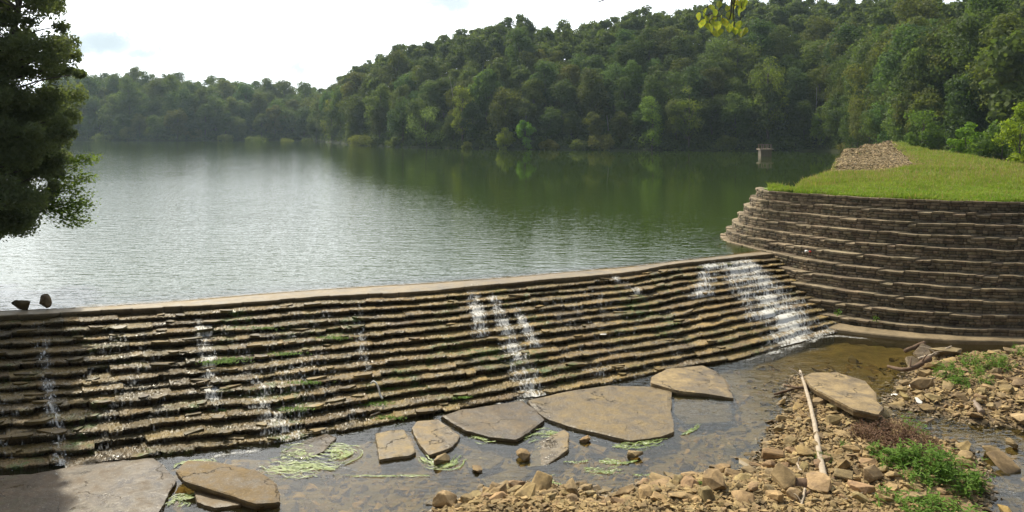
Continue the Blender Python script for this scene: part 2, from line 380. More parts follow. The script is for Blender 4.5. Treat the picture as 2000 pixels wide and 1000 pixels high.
def plain(name, c, rough=.6):
    m, t = new_mat(name); n = t.noise(t.add('ShaderNodeTexCoord').outputs['Object'], 12, 4, .6)
    out_bsdf(t, t.mixc(n, tuple(.85 * q for q in c) + (1,), tuple(min(1, 1.12 * q) for q in c) + (1,)), rough, .4, n, .2, .01); return m
M['white'] = plain('white_plastic', (.75, .74, .70)); M['red'] = plain('red_plastic', (.6, .03, .02))
M['rail'] = plain('weathered_timber', (.20, .15, .11)); M['deck'] = plain('deck_timber', (.27, .21, .15)); M['pier'] = plain('pier_concrete', (.15, .115, .08))

# ------------------------------------------------------------------ plan curves (metres)
POOL = -2.3
crest_dn = [(-420, 634), (-200, 626), (0, 617), (200, 607), (375, 597), (500, 590), (650, 577), (820, 570), (1000, 552), (1250, 530), (1300, 517), (1480, 499), (1500, 497), (1640, 486)]
crest_up = [(-420, 616), (-200, 610), (0, 603), (200, 596), (375, 582), (500, 569), (650, 559), (820, 548), (1000, 537), (1250, 515), (1400, 500), (1480, 488), (1500, 486), (1640, 474)]
toe = [(-420, 948), (-200, 938), (0, 922), (160, 912), (330, 887), (540, 868), (640, 848), (860, 808), (1030, 778), (1280, 732), (1430, 706), (1610, 655), (1700, 638), (1900, 600)]
_sx = np.linspace(-420, 1640, 1200)
def _sm(tab):
    a = np.array(tab, float); y = np.interp(_sx, a[:, 0], a[:, 1])
    k = np.hanning(81); k /= k.sum(); yp = np.pad(y, 40, mode='reflect', reflect_type='odd')
    return np.convolve(yp, k, 'valid')
_cd, _cu = _sm(crest_dn), _sm(crest_up)
_shift = np.interp(_sx, [-420, 0, 930, 1480, 1640], [0, 22, 82, 132, 150])
_tx = np.linspace(-420, 1900, 1200); a_ = np.array(toe, float)
_ty = np.interp(_tx, a_[:, 0], a_[:, 1]); k_ = np.hanning(61); k_ /= k_.sum(); _ty = np.convolve(np.pad(_ty, 30, mode='reflect', reflect_type='odd'), k_, 'valid')
_te = np.interp(_sx + _shift, _tx, _ty)
CD = np.array([P(x, y, 0)[:2] for x, y in zip(_sx, _cd)])
CU = np.array([P(x, y, 0)[:2] for x, y in zip(_sx, _cu)])
TO = np.array([P(x, y, POOL)[:2] for x, y in zip(_sx + _shift, _te)])
arc = np.r_[0, np.cumsum(np.linalg.norm(np.diff(CD, axis=0), axis=1))]
def at_arc(A, u): return np.stack([np.interp(u, arc, A[:, k]) for k in (0, 1)], -1)
def px_arc(px): return np.interp(px, _sx, arc)
NSTEP, RISE = 13, 0.170

# retaining wall: top and bottom outline in plan
ZT, ZB = 2.9, -2.3
top_xy = [(30, 46), (22, 44.6), (16.8, 43.2), (14.2, 41.8), (13.5, 40), (13.9, 38.5), (15.5, 36.9), (16.6, 35.8), (18, 34.6), (20.2, 33.5), (23, 32.8), (30, 31.7), (42, 31)]
bot_xy = [(29, 50.5), (20, 49), (13.2, 47.4), (11, 44.4), (10.5, 41), (10.5, 37.4), (10.9, 33.8), (12.4, 31.6), (14.6, 29.9), (17.2, 28.9), (20.3, 28.6), (28, 27.8), (40, 27.2)]
k = 0.97
TOPC = spline([(x * k, y * k) for x, y in top_xy], None); BOTC = spline([(x * .995, y * .995) for x, y in bot_xy], None)

# earth embankment behind the wall
emb_pts = [(1545, 372, 41.5), (1590, 350, 50), (1625, 338, 58), (1640, 318, 85), (1655, 299, 108), (1700, 284, 114), (1740, 277, 118), (1770, 281, 106), (1800, 290, 92), (1850, 299, 80), (1900, 307, 71), (1950, 316, 63), (2000, 325, 57), (2100, 345, 50), (2250, 375, 44)]
EB = np.array([[(x - 1000) / F * D, D, EYE - (y - HOR) * D / F] for x, y, D in emb_pts])
wt = TOPC[::6]; wt = wt[(wt[:, 1] < 41.5)]
inner = [(1790, 322, 60), (1700, 345, 50), (1850, 330, 52), (1800, 360, 41), (1950, 350, 44), (1680, 310, 88), (1740, 300, 84), (1760, 292, 96)]
IN = np.array([[(x - 1000) / F * D, D, EYE - (y - HOR) * D / F] for x, y, D in inner])
ctrl = np.vstack([EB, IN, np.c_[wt[:, :2], np.full(len(wt), ZT - .02)]])
emb_poly = np.vstack([EB[:, :2], [[62, 46], [62, 33]], [[42 * k, 31 * k]], wt[::-1][wt[::-1][:, 0] < 40]])
def emb_z(x, y):
    d2 = (x[..., None] - ctrl[:, 0]) ** 2 + (y[..., None] - ctrl[:, 1]) ** 2
    wgt = 1 / (d2 + .05) ** 1.6
    return (wgt * ctrl[:, 2]).sum(-1) / wgt.sum(-1)

# wooded shores as functions of the bearing (given as photo pixel column)
shoreR = ([-400, 600, 618, 640, 700, 800, 900, 1000, 1200, 1600, 1660, 1700, 1800, 2000, 2600], [900, 900, 430, 392, 306, 268, 252, 240, 231, 222, 205, 178, 140, 108, 80])
topR = ([600, 640, 670, 700, 740, 800, 850, 900, 950, 1000, 1050, 1080, 1120, 1180, 1250, 1350, 1400, 1450, 1600, 2000, 2600], [200, 178, 152, 130, 113, 94, 86, 64, 50, 50, 50, 58, 50, 42, 26, 22, 10, 0, 0, -2, -20])
topL = ([-600, 165, 250, 300, 350, 430, 500, 560, 600, 640, 700], [140, 150, 152, 150, 158, 160, 165, 172, 178, 186, 200])
TH = 16.0
def hillR(u, D):
    s = np.interp(u, *shoreR); wd = np.interp(u, [600, 700, 900, 1700, 2000], [40, 70, 90, 90, 95]); Dr = s + wd
    zr = EYE + (HOR - np.interp(u, *topR)) / F * Dr - TH
    t_ = (D - s) / wd
    zz = np.where(t_ < 0, t_ * wd * .25, .4 + zr * np.clip(t_, 0, 1) ** .85)
    return np.where(t_ > 1, zr + .4 - (D - Dr) * .10, zz)
def hillL(u, D):
    s = 448 + 10 * np.sin(u / 70.) + 0 * D; wd = 100.; Dr = s + wd
    zr = EYE + (HOR - np.interp(u, *topL)) / F * Dr - TH - 3
    t_ = (D - s) / wd
    zz = np.where(t_ < 0, t_ * wd * .25, .4 + zr * np.clip(t_, 0, 1) ** .8)
    zz = np.where(t_ > 1, zr + .4 - (D - Dr) * .04, zz)
    return np.where(u > 900, -9, zz)

barA = [(1552, 735), (1600, 742), (1680, 790), (1725, 812), (1800, 850), (1868, 872), (1905, 905), (1925, 945), (1925, 1010), (1900, 1300), (500, 1300), (780, 1030), (860, 992), (975, 958), (1130, 950), (1180, 978), (1260, 942), (1380, 930), (1470, 915), (1508, 870), (1530, 800)]
barB = [(1733, 780), (1752, 758), (1775, 725), (1800, 698), (1900, 690), (2100, 688), (2400, 700), (2400, 870), (2000, 838), (1900, 830), (1850, 815), (1800, 805), (1745, 795)]
barA = np.array([P(x, y, POOL) for x, y in barA]); barB = np.array([P(x, y, POOL) for x, y in barB])
dam_poly = np.vstack([(CU + [0, .6])[::30], TO[::-1][::30]])
down_poly = np.vstack([CU[::30], [[60, 33], [60, -60], [-90, -60]]])     # everything downstream of the crest
def zground(x, y):
    x = np.asarray(x, float); y = np.asarray(y, float)
    Dy = np.maximum(y, 8.0); u = np.clip(1000 + F * x / Dy, -3000, 5000)
    hl, hr = hillL(u, Dy), hillR(u, Dy)
    z = np.maximum(np.maximum(hl, hr), -6)
    z = np.where((y < 60) & (z > -6), np.minimum(z, 3.0), z) + 1.2 * fbm(x / 25, y / 25, 3, 3) * (z > 1)
    near = (x > -60) & (x < 160) & (y > -60) & (y < 180)
    xn, yn = x[near], y[near]
    # embankment
    sd = poly_sdf(xn, yn, emb_poly)
    inside = emb_z(xn, yn)
    e = np.where(sd > 0, inside + .10 * fbm(xn / 1.5, yn / 1.5, 3, 8), inside - .12 + sd * np.interp(yn, [46, 62, 95], [3.0, 3.0, 2.4]))
    zn = np.maximum(z[near], np.where(sd > -16, e, -9))
    # downstream valley floor
    dn = poly_sdf(xn, yn, down_poly)
    A, B = poly_sdf(xn, yn, barA), poly_sdf(xn, yn, barB)
    fb = fbm(xn / .9, yn / .9, 4, 5)
    bed = -2.62 + .20 * fb - .55 * np.exp(-(((xn - 9.5) / 4.5) ** 2 + ((yn - 26.5) / 3.2) ** 2))
    bar = POOL + np.clip(np.maximum(A, B) * .28, -.3, .34) + .14 * fb
    v = np.maximum(bed, bar)
    bank = 4.0 - .55 * yn - .0 * xn + .25 * fbm(xn / 2, yn / 2, 3, 9) - .25
    v = np.maximum(v, np.minimum(bank, 4.3))
    lb = (-17.0 - xn) * .8 - 2.3 + .5 * fbm(xn / 3, yn / 3, 3, 4)                # left valley side, out of the frame
    v = np.maximum(v, np.minimum(lb, 3.5))
    wallfoot = poly_sdf(xn, yn, np.vstack([BOTC[::8], [[60, 26.5], [60, 60]]]))
    v = np.where(wallfoot > .15, -3.2, v)
    zn2 = np.where(dn > .8, v, zn)
    zn2 = np.where(poly_sdf(xn, yn, dam_poly) > 0, -3.2, zn2)
    embreg = sd > -.3
    zn2 = np.where(embreg & (yn > 29), np.where(dn > .8, np.maximum(zn2, e), zn2), zn2)
    batter = (wallfoot > -.3) & (sd < -.02) & (yn < 50) & (xn < 60) & (sd > -5.5) & (yn < 44 - .0 * xn)
    zn2 = np.where(batter, -3.2, zn2)
    # left lake bank (outside the frame)
    lk = (-.735 * yn - xn - .4) * .5
    zn2 = np.where((dn <= .8) & (xn < 0), np.maximum(zn2, np.minimum(lk, 2.5)), zn2)
    z[near] = zn2
    return z
def graded(a, b, fine, lo, hi, g=1.12):
    mid = list(np.arange(a, b + 1e-6, fine)); s = fine; x = b
    while x < hi: s *= g; x += s; mid.append(x)
    s = fine; x = a
    while x > lo: s *= g; x -= s; mid.insert(0, x)
    return np.array(mid)
gx = graded(-30, 48, .28, -1800, 1800, 1.05); gy = graded(6, 62, .28, -300, 2500, 1.026)
GX, GY = np.meshgrid(gx, gy)
GZ = zground(GX, GY)
GZ = GZ - .45 * ((poly_sdf(GX, GY, emb_poly) > -2) & (GZ > .6) & (GY < 125))
tag(mk('ground', np.stack([GX, GY, GZ], -1), grid_faces(len(gy), len(gx)), M['ground'], smooth=True), kind='structure')
def zg1(x, y): return float(zground(np.array([x]), np.array([y]))[0])

# ------------------------------------------------------------------ lake and pool
fr_xy = np.vstack([[[-300, 14], [-90, 16]], (CU * .72 + CD * .28)[::8], [[13, 38], [20, 46], [34, 62], [62, 112], [70, 125], [140, 160], [400, 220]]])
far_x = np.interp(np.linspace(0, 1, len(fr_xy)), [0, 1], [-1200, 1200])
ds = np.array([0, .25, .5, .8, 1.2, 1.7, 2.4, 3.5, 5, 8, 13, 22, 40, 80, 160, 320, 900.])
rows, sh = [], []
for d in ds:
    w_ = (d / 900.) ** 1.0
    rows.append(np.c_[fr_xy[:, 0] * (1 - w_) + far_x * w_, fr_xy[:, 1] + d, np.zeros(len(fr_xy))])
    r = rows[-1]
    dc = np.hypot(r[:, 0] - 11.6, r[:, 1] - 39.5)
    s_ = np.exp(-d / .9) * .9 + .6 * np.exp(-(dc / 1.8) ** 2)
    sh.append(np.clip(s_, 0, 1))
tag(mk('lake_water', np.array(rows), grid_faces(len(ds), len(fr_xy)), M['lake'], smooth=True, attrs={'shallow': np.array(sh)}), kind='structure')
px_ = np.linspace(-30, 60, 46); py_ = np.linspace(2, 34.5, 30); A_, B_ = np.meshgrid(px_, py_)
tag(mk('pool_water', np.stack([A_, B_, np.full(A_.shape, POOL)], -1), grid_faces(30, 46), M['pool']), kind='structure')

# ------------------------------------------------------------------ stepped stone dam
NC = 1150
U = np.linspace(arc[0], arc[-1], NC)
cu, cd, to = at_arc(CU, U), at_arc(CD, U), at_arc(TO, U)
dirn = to - cd; run = np.linalg.norm(dirn, axis=1)[:, None]; dirn = dirn / run
def pieces(U, lo, hi, rng):
    """cut the length into stones: id per column and closeness to a joint"""
    b = [U[0] - rng.random()]
    while b[-1] < U[-1] + 1: b.append(b[-1] + rng.uniform(lo, hi) * (1 + .8 * (rng.random() < .15)))
    b = np.array(b); i = np.searchsorted(b, U) - 1
    return i, np.minimum(np.abs(U - b[i]), np.abs(b[np.minimum(i + 1, len(b) - 1)] - U)), len(b)
dam = empty('stepped_dam', (*cd[NC // 2], 0)); dam_off = np.array([*cd[NC // 2], 0])
tag(dam, 'long stepped stone spillway dam with trickling water between lake and stream', 'dam')
rng = np.random.default_rng(11)
def stone_cols(n, rng, base=(1, .98, .80), amp=.35):
    v = 1 + amp * (rng.random(n) - .5) * 2; h = (rng.random((n, 3)) - .5) * .07
    return np.clip(v[:, None] * np.array(base) + h, .2, 1.7)
stepz = {}
FR = {}
for kk in range(0, NSTEP + 1):
    i1, j1, n1 = pieces(U, .35, 1.5, rng); i2, j2, n2 = pieces(U, .3, 1.1, rng)
    big = (rng.random(n1) < .10)
    wild = np.interp(U, [arc[0], px_arc(300), px_arc(700), arc[-1]], [1.35, 1.2, .8, .6])
    po = (rng.uniform(-.09, .09, n1) - big * rng.uniform(.05, .2, n1)); pz = rng.uniform(-.028, .022, n1) - big * .03
    front = po[i1] * wild + .16 * wild * fbm(U / .55, kk * 3.3, 4, 21) - .05 * np.exp(-(j1 / .035) ** 2)
    zt = -RISE * kk + pz[i1] * wild + .05 * wild * fbm(U / .8, kk * 2.1, 3, 31) + .07 * fbm(U / 6, kk * .7, 2, 37)
    if kk == 0: front *= .55; zt = 0.012 + .02 * fbm(U / .8, 1.1, 3, 31) + 0 * U
    thk = rng.uniform(.05, .095, n1)[i1]
    ins = rng.uniform(.04, .15, n2)[i2] + .05 * fbm(U / .3, kk, 3, 51)
    tk = kk / NSTEP; tb = max(0, (kk - 1)) / NSTEP
    fpt = cd + dirn * (run * tk + front[:, None])
    bpt = cd + dirn * (run * tb - .35) if kk else cu - dirn * 1.6
    rws, zz = [], []
    QS = (0, .1, .2, .3, .4, .48, .56, .64, .72, .8, .88, .95)
    for q in QS:
        rws.append(bpt + (fpt - bpt) * q)
        zq = zt + .020 * wild * fbm(U / .22, q * 3.2 + kk * 9, 4, 61) + .035 * wild * (np.abs(fbm(U / .7, q * 1.2 + kk * 7, 3, 63)) - .1) + (1 - q) * .01
        if kk == 0: zq = np.interp(q, [0, .42, .5, 1], [-1.2, -.10, -.035, .012]) + .02 * fbm(U / 1.1, q * 3, 4, 61)
        zz.append(zq)
    rws += [fpt - dirn * .02, fpt, fpt - dirn * .012, fpt - dirn * ins[:, None] * .8, fpt - dirn * (ins[:, None] + .02), fpt - dirn * (ins[:, None] + .06)]
    bot = RISE + .09 if kk < NSTEP else 1.0
    zz += [zt - .002, zt - .02, zt - thk, zt - thk - .012, zt - bot * .75, zt - bot]
    Vv = np.stack([np.concatenate([r, z_[:, None]], 1) for r, z_ in zip(rws, zz)])
    jit = np.random.default_rng(kk).normal(0, .008, Vv.shape); jit[:12, :, :2] = 0; jit *= (kk > 0); Vv = Vv + jit
    stepz[kk] = zt; FR[kk] = front
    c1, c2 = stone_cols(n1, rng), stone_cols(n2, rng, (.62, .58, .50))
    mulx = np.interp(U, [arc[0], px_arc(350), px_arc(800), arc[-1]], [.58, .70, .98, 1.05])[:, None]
    cc = np.stack([c1[i1] * mulx] * 12 + [c1[i1] * mulx * 1.2, c1[i1] * mulx * .62, c2[i2] * .44, c2[i2] * .38, c2[i2] * .34, c2[i2] * .30])  # riser rows below the lip tinted near black: algae-stained stone plus painted shade
    nr = len(rws)
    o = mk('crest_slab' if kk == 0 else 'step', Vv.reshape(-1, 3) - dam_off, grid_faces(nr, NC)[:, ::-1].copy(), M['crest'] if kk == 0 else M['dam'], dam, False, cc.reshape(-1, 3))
# loose plates lying on the steps (broken ledge stones) belong to the dam's surface
def plate(c, L, Wd, H, rz, rng, tilt=.1):
    n = 9; th = np.sort(rng.uniform(0, 2 * np.pi, n)); r = rng.uniform(.75, 1.1, n)
    a = np.c_[np.cos(th) * r * L / 2, np.sin(th) * r * Wd / 2]
    tx, ty = rng.normal(0, tilt, 2)
    R = np.array([[math.cos(rz), -math.sin(rz)], [math.sin(rz), math.cos(rz)]]); a2 = a @ R.T
    up = np.c_[a2, H / 2 + a2[:, 0] * tx + a2[:, 1] * ty]; dnn = np.c_[a2 * .96, -H / 2 + a2[:, 0] * tx + a2[:, 1] * ty]
    V = np.vstack([up, dnn]) + c
    fc = [tuple(range(n)), tuple(range(2 * n - 1, n - 1, -1))] + [(i, n + i, n + (i + 1) % n, (i + 1) % n) for i in range(n)]
    return V, fc
sp = Soup(); r2 = np.random.default_rng(77)
for _ in range(260):
    kk = r2.integers(1, NSTEP + 1); u = r2.uniform(arc[0], px_arc(1450)); 
    if u > px_arc(1340) or (u > px_arc(700) and r2.random() < .5): continue
    i = int(np.clip(np.interp(u, U, np.arange(NC)), 0, NC - 1))
    pt = cd[i] + dirn[i] * (run[i] * kk / NSTEP - r2.uniform(-.08, .32) + FR[kk][i])
    d_ = cd[min(i + 1, NC - 1)] - cd[max(i - 1, 0)]
    sp.add(*plate(np.array([*pt, stepz[kk][i] + .02]) - dam_off, r2.uniform(.2, .75), r2.uniform(.15, .35), r2.uniform(.04, .09), math.atan2(d_[1], d_[0]) + r2.normal(0, .15), r2, .06), stone_cols(1, r2)[0] * (.65 if u < px_arc(400) else 1))
tag(sp.build('ledge_plates', M['dam'], dam, tint=True), kind='stuff')

MOSS = []
# white water on the dam
def fall(name, crest_px, toe_px, k0, k1, w0, w1, strength, label, seed, fray=.5):
    rngf = np.random.default_rng(seed); n = 60; rowsV, fl, us, ut = [], [], [], []
    tt, run_len = [], 0
    for kk in range(k0, k1 + 1): tt += [(kk, 'b'), (kk, 'm'), (kk, 'f'), (kk, 'l'), (kk, 'd')]
    vcoord = 0
    for (kk, ph) in tt:
        tk = kk / NSTEP; frac = (kk - k0) / max(1, k1 - k0)
        cpx = crest_px + (toe_px - crest_px) * frac + rngf.normal(0, 1.6) * fray; hw = (w0 + (w1 - w0) * frac) / 2
        s = px_arc(np.linspace(cpx - hw, cpx + hw, n)); ii = np.interp(s, U, np.arange(NC))
        g = lambda A: np.stack([np.interp(ii, np.arange(NC), A[:, q]) for q in range(A.shape[1])], 1)
        c0, dd, rr = g(cd), g(dirn), g(run); f = np.interp(ii, np.arange(NC), FR[kk])[:, None]; z = np.interp(ii, np.arange(NC), stepz[kk])
        zn = np.interp(ii, np.arange(NC), stepz[kk + 1]) if kk < NSTEP else np.full(n, POOL)
        tb = max(0, kk - 1) / NSTEP
        if ph == 'b': pt = c0 + dd * (rr * tb + (.16 if kk else -.3)); zz = z + .05; dv_ = .25
        elif ph == 'm': pt = c0 + dd * (rr * (tk * .4 + tb * .6) + .08); zz = z + .035 + .03 * fbm(s * 3, kk, 2, seed); dv_ = .2
        elif ph == 'f': pt = c0 + dd * (rr * tk + f - .02); zz = z + .02; dv_ = .2
        elif ph == 'l': pt = c0 + dd * (rr * tk + f + .05); zz = z - .03; dv_ = .08
        else: pt = c0 + dd * (rr * tk + f + .10 + .03 * fbm(s * 5, kk, 2, seed)[:, None]); zz = zn + .05; dv_ = .17
        vcoord += dv_
        rowsV.append(np.c_[pt, zz]); e = np.linspace(-1, 1, n)
        prof = np.clip(1 - np.abs(e) ** 2.2, 0, 1) * (.75 + .6 * fbm(s * 1.6, kk * .9, 3, seed))
        ends = min(1, (kk - k0 + 1.3) / 2.0) 
        fl.append(prof * strength * ends * (1.03 if ph in 'ld' else .97)); us.append(s); ut.append(np.full(n, vcoord))
    V = np.array(rowsV); fl, us, ut = np.array(fl), np.array(us), np.array(ut); G = grid_faces(len(V), n); V = V.reshape(-1, 3)
    # thrown drops where the water strikes each tread
    nd = int(70 * max(0, strength - .8) * 3 * (w0 + w1) / 60) + 3; pr_ = fl.ravel().clip(0) ** 3; pr_[:n * 2] = 0
    src = rngf.choice(len(V), nd, p=pr_ / pr_.sum()); base_ = V[src] + np.c_[rngf.normal(0, .05, (nd, 2)), np.abs(rngf.normal(0, .05, nd))]; szd = rngf.uniform(.006, .018, nd)[:, None, None]
    tet = base_[:, None] + np.array([[1, 0, -.6], [-.5, .87, -.6], [-.5, -.87, -.6], [0, 0, 1.4]])[None] * szd
    o4 = len(V) + np.arange(nd)[:, None] * 4; TF = np.vstack([np.c_[o4, o4 + 1, o4 + 3], np.c_[o4 + 1, o4 + 2, o4 + 3], np.c_[o4 + 2, o4, o4 + 3]])
    V = np.vstack([V, tet.reshape(-1, 3)]); ex_ = np.full(nd * 4, 3.0)
    faces = [tuple(f) for f in G] + [tuple(f) for f in TF]
    o = mk(name, V, faces, M['foam'], None, True, None, {'flow': np.r_[fl.ravel(), ex_], 'us': np.r_[us.ravel(), ex_ * 0], 'ut': np.r_[ut.ravel(), ex_ * 0]})
    return tag(o, label, 'cascade', 'cascades down the stepped dam')
fall('water_cascade', 1428, 1440, 0, NSTEP, 122, 185, 1.22, 'wide foaming white cascade down the steps against the curved wall', 1, .3)
fall('water_cascade', 1395, 1330, 0, 5, 60, 90, 1.05, 'thin ragged white sheet of water just beside the foaming cascade', 12)
fall('water_cascade', 925, 905, 0, 6, 42, 62, 1.12, 'forked white trickle from crest near the middle of the dam', 2)
fall('water_cascade', 955, 955, 1, NSTEP, 30, 100, 1.06, 'white trickle slanting down mid dam to the two big flat slabs', 3)
fall('water_cascade', 985, 998, 3, 8, 24, 50, 1.1, 'short bright spurt of water under the forked mid dam trickle', 4)
fall('water_cascade', 392, 388, 2, 10, 60, 52, 1.0, 'white trickle on mossy steps above the floating brown plank slab', 5)
fall('water_cascade', 440, 500, 2, NSTEP, 80, 130, .85, 'faint wide water veil over green mossed steps', 6)
fall('water_cascade', 75, 92, 1, NSTEP, 50, 60, .95, 'narrow white trickle down the steps below the two dark crest rocks', 7)
fall('water_cascade', 20, -10, 6, NSTEP, 90, 120, .66, 'faint veil of water on the lowest steps at the dam end', 8)
fall('water_cascade', 1190, 1232, 0, 4, 36, 44, .95, 'small white trickle from crest between mid dam and the foaming cascade', 9)
fall('water_cascade', 690, 672, 1, 9, 50, 44, .9, 'thin white trickle past the green moss patch on the steps', 10)
fall('water_cascade', 1260, 1225, 5, NSTEP, 60, 60, .66, 'very thin drips of water on the steps above the corner slab', 13)
fall('water_cascade', 560, 575, 1, NSTEP, 400, 420, .68, 'scattered fine drips of water between the mossy trickles', 14)
fall('water_cascade', 1100, 1100, 1, NSTEP, 420, 420, .66, 'scattered fine drips over the drier steps of the dam', 15)
fall('water_cascade', 220, 220, 1, NSTEP, 300, 300, .68, 'scattered fine drips over the dark steps near the crest rocks', 16)
for (px, py, n_, w_) in [(432, 706, 90, .34), (455, 700, 60, .25), (598, 748, 70, .22), (718, 788, 110, .35), (748, 758, 50, .2), (560, 690, 50, .3), (650, 660, 70, .28), (575, 798, 50, .25), (905, 775, 30, .15), (440, 800, 60, .25), (505, 640, 50, .35), (760, 815, 50, .25)]:
    MOSS.append((px, py, n_, w_))
# foam on the pool at the foot of the falls
def foam_patch(pts, wd, strength, label, seed, name='water_foam', z=POOL + .012, mat='foam', cat='foam', kind=None, group='foam on the stream'):
    q = resample(spline([P(x, y, z) for x, y in pts], None), 60); n = 14
    Tn = np.gradient(q, axis=0)[:, :2]; Tn /= np.linalg.norm(Tn, axis=1)[:, None]; Nn = np.c_[-Tn[:, 1], Tn[:, 0]]
    s = np.arange(60) / 59.; e = np.linspace(-1, 1, n); wv = wd * (.35 + .65 * np.sin(np.pi * np.clip(s, .03, .97))) * (1 + .9 * fbm(s * 7, 0, 3, seed))
    V = np.concatenate([q[None, :, :2] + Nn[None] * (e[:, None, None] * wv[None, :, None] / 2), np.full((n, 60, 1), z)], 2)
    fl = np.clip(1 - np.abs(e) ** 2, 0, 1)[:, None] * (.8 + .5 * fbm(s * 11, 3, 3, seed))[None] * strength * np.clip(np.minimum(s, 1 - s) * 8, 0, 1)[None]
    us = np.repeat(s[None] * 6, n, 0); ut = np.repeat(e[:, None], 60, 1) * wd * 3 + 2 * fbm(s[None] * 9, 0 * e[:, None], 2, seed)
    o = mk(name, V.reshape(-1, 3), grid_faces(n, 60), M[mat], None, True, None, {'flow': fl, 'us': us, 'ut': ut})
    return tag(o, label, cat, group, kind)
foam_patch([(1425, 712), (1500, 692), (1560, 675), (1612, 657), (1680, 660), (1740, 668)], .75, .95, 'line of white foam along the foot of the foaming cascade', 3)
foam_patch([(1430, 720), (1500, 700), (1570, 686), (1640, 676)], .9, .7, 'broken foam flecks spreading on the deep pool', 5)
foam_patch([(960, 790), (1000, 784), (1050, 776)], .5, 1.0, 'white foam where the mid dam trickle meets the flat slab', 6)
foam_patch([(400, 895), (450, 886), (520, 878)], .5, .95, 'white foam at the foot of the mossy trickle', 7)
foam_patch([(560, 880), (640, 905), (720, 925)], .16, .85, 'thin froth line between the floating algae mats', 21)
foam_patch([(500, 905), (600, 928), (690, 934)], .14, .85, 'thin froth line below the widest algae mat', 22)
foam_patch([(1080, 838), (1140, 856), (1230, 872)], .12, .85, 'thin froth line along the largest slab', 23)
foam_patch([(95, 915), (125, 935), (150, 962), (160, 990)], .16, .8, 'thin white runnel crossing the wet concrete apron', 8, z=POOL + .13)
foam_patch([(1850, 900), (1900, 925), (1960, 950), (2010, 990)], .9, .72, 'sparkling riffle in the stream beyond the weeds', 9)

# ------------------------------------------------------------------ curved retaining wall
NW = 1900
wtop, wbot = resample(TOPC, NW), resample(BOTC, NW)
NB = 11
wall = empty('retaining_wall', (18, 31, ZB)); woff = np.array([18, 31, ZB]); tag(wall, 'tall curved stepped retaining wall of dark rough stone beside the spillway', 'wall')
rw = np.random.default_rng(5)
RB = (ZT - ZB) / NB
for b in range(NB):
    t0, t1 = b / NB, (b + 1) / NB
    base = wtop * (1 - t0) + wbot * t0; nxt = wtop * (1 - t1) + wbot * t1
    d_ = nxt - base; dl = np.linalg.norm(d_, axis=1)[:, None] + 1e-6; d_ = d_ / dl
    s = np.r_[0, np.cumsum(np.linalg.norm(np.diff(base, axis=0), axis=1))]
    ztop = ZT - b * RB + (.075 * fbm(s / 1.1, b * 5, 4, 13) if b else .0) + .02 * fbm(s / .3, b, 2, 14)
    ztop = ztop - (np.clip((base[:, 1] - 40.4) * .7, 0, 1.3) if b == 0 else 0)
    zb = ZT - (b + 1) * RB - .04
    rws, cols = [], []
    # tread behind the lip
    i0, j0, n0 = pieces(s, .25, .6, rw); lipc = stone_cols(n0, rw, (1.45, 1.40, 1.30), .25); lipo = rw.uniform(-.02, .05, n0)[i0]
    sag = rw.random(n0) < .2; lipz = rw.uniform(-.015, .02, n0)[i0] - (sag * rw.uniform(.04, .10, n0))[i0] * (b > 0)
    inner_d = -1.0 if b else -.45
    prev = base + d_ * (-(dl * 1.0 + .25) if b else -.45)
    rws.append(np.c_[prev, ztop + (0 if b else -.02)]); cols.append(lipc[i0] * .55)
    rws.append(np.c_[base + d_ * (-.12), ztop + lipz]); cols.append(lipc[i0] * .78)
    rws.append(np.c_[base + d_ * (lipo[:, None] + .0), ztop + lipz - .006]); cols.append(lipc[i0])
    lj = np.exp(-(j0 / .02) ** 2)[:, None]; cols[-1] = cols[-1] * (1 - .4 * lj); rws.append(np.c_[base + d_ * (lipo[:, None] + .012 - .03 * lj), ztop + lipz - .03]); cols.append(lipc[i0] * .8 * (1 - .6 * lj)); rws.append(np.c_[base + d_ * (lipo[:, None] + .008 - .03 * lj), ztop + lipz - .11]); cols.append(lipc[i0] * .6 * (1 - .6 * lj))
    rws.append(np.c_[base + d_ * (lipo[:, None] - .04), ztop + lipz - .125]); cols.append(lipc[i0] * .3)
    # three rough courses
    cz = np.sort(rw.uniform(.25, .75, 2)); cz = np.array([0, .33 + rw.normal(0, .03), .66 + rw.normal(0, .03), 1.0])
    for c in range(3):
        i1, j1, n1 = pieces(s, .12, .40, rw); off = rw.uniform(-.035, .03, n1)[i1]; cc = stone_cols(n1, rw, (.95, .92, .86), .5)
        dark = .62 + .9 * np.clip(fbm(s / 2.4, b * .6, 3, 91) + .5, 0, 1)
        mort = np.exp(-(j1 / .020) ** 2)
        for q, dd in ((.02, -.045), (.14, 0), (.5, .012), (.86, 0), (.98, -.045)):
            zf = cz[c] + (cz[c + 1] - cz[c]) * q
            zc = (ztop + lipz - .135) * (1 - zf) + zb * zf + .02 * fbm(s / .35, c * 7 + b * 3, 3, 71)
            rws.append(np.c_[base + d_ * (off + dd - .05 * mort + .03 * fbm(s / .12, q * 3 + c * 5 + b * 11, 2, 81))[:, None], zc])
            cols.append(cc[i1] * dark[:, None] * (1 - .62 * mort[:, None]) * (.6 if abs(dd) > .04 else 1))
    V = np.array(rws) - woff
    o = mk('wall_tier' if b else 'coping_tier', V.reshape(-1, 3), grid_faces(len(rws), NW)[:, ::-1].copy(), M['wall'], wall, False, np.array(cols).reshape(-1, 3))
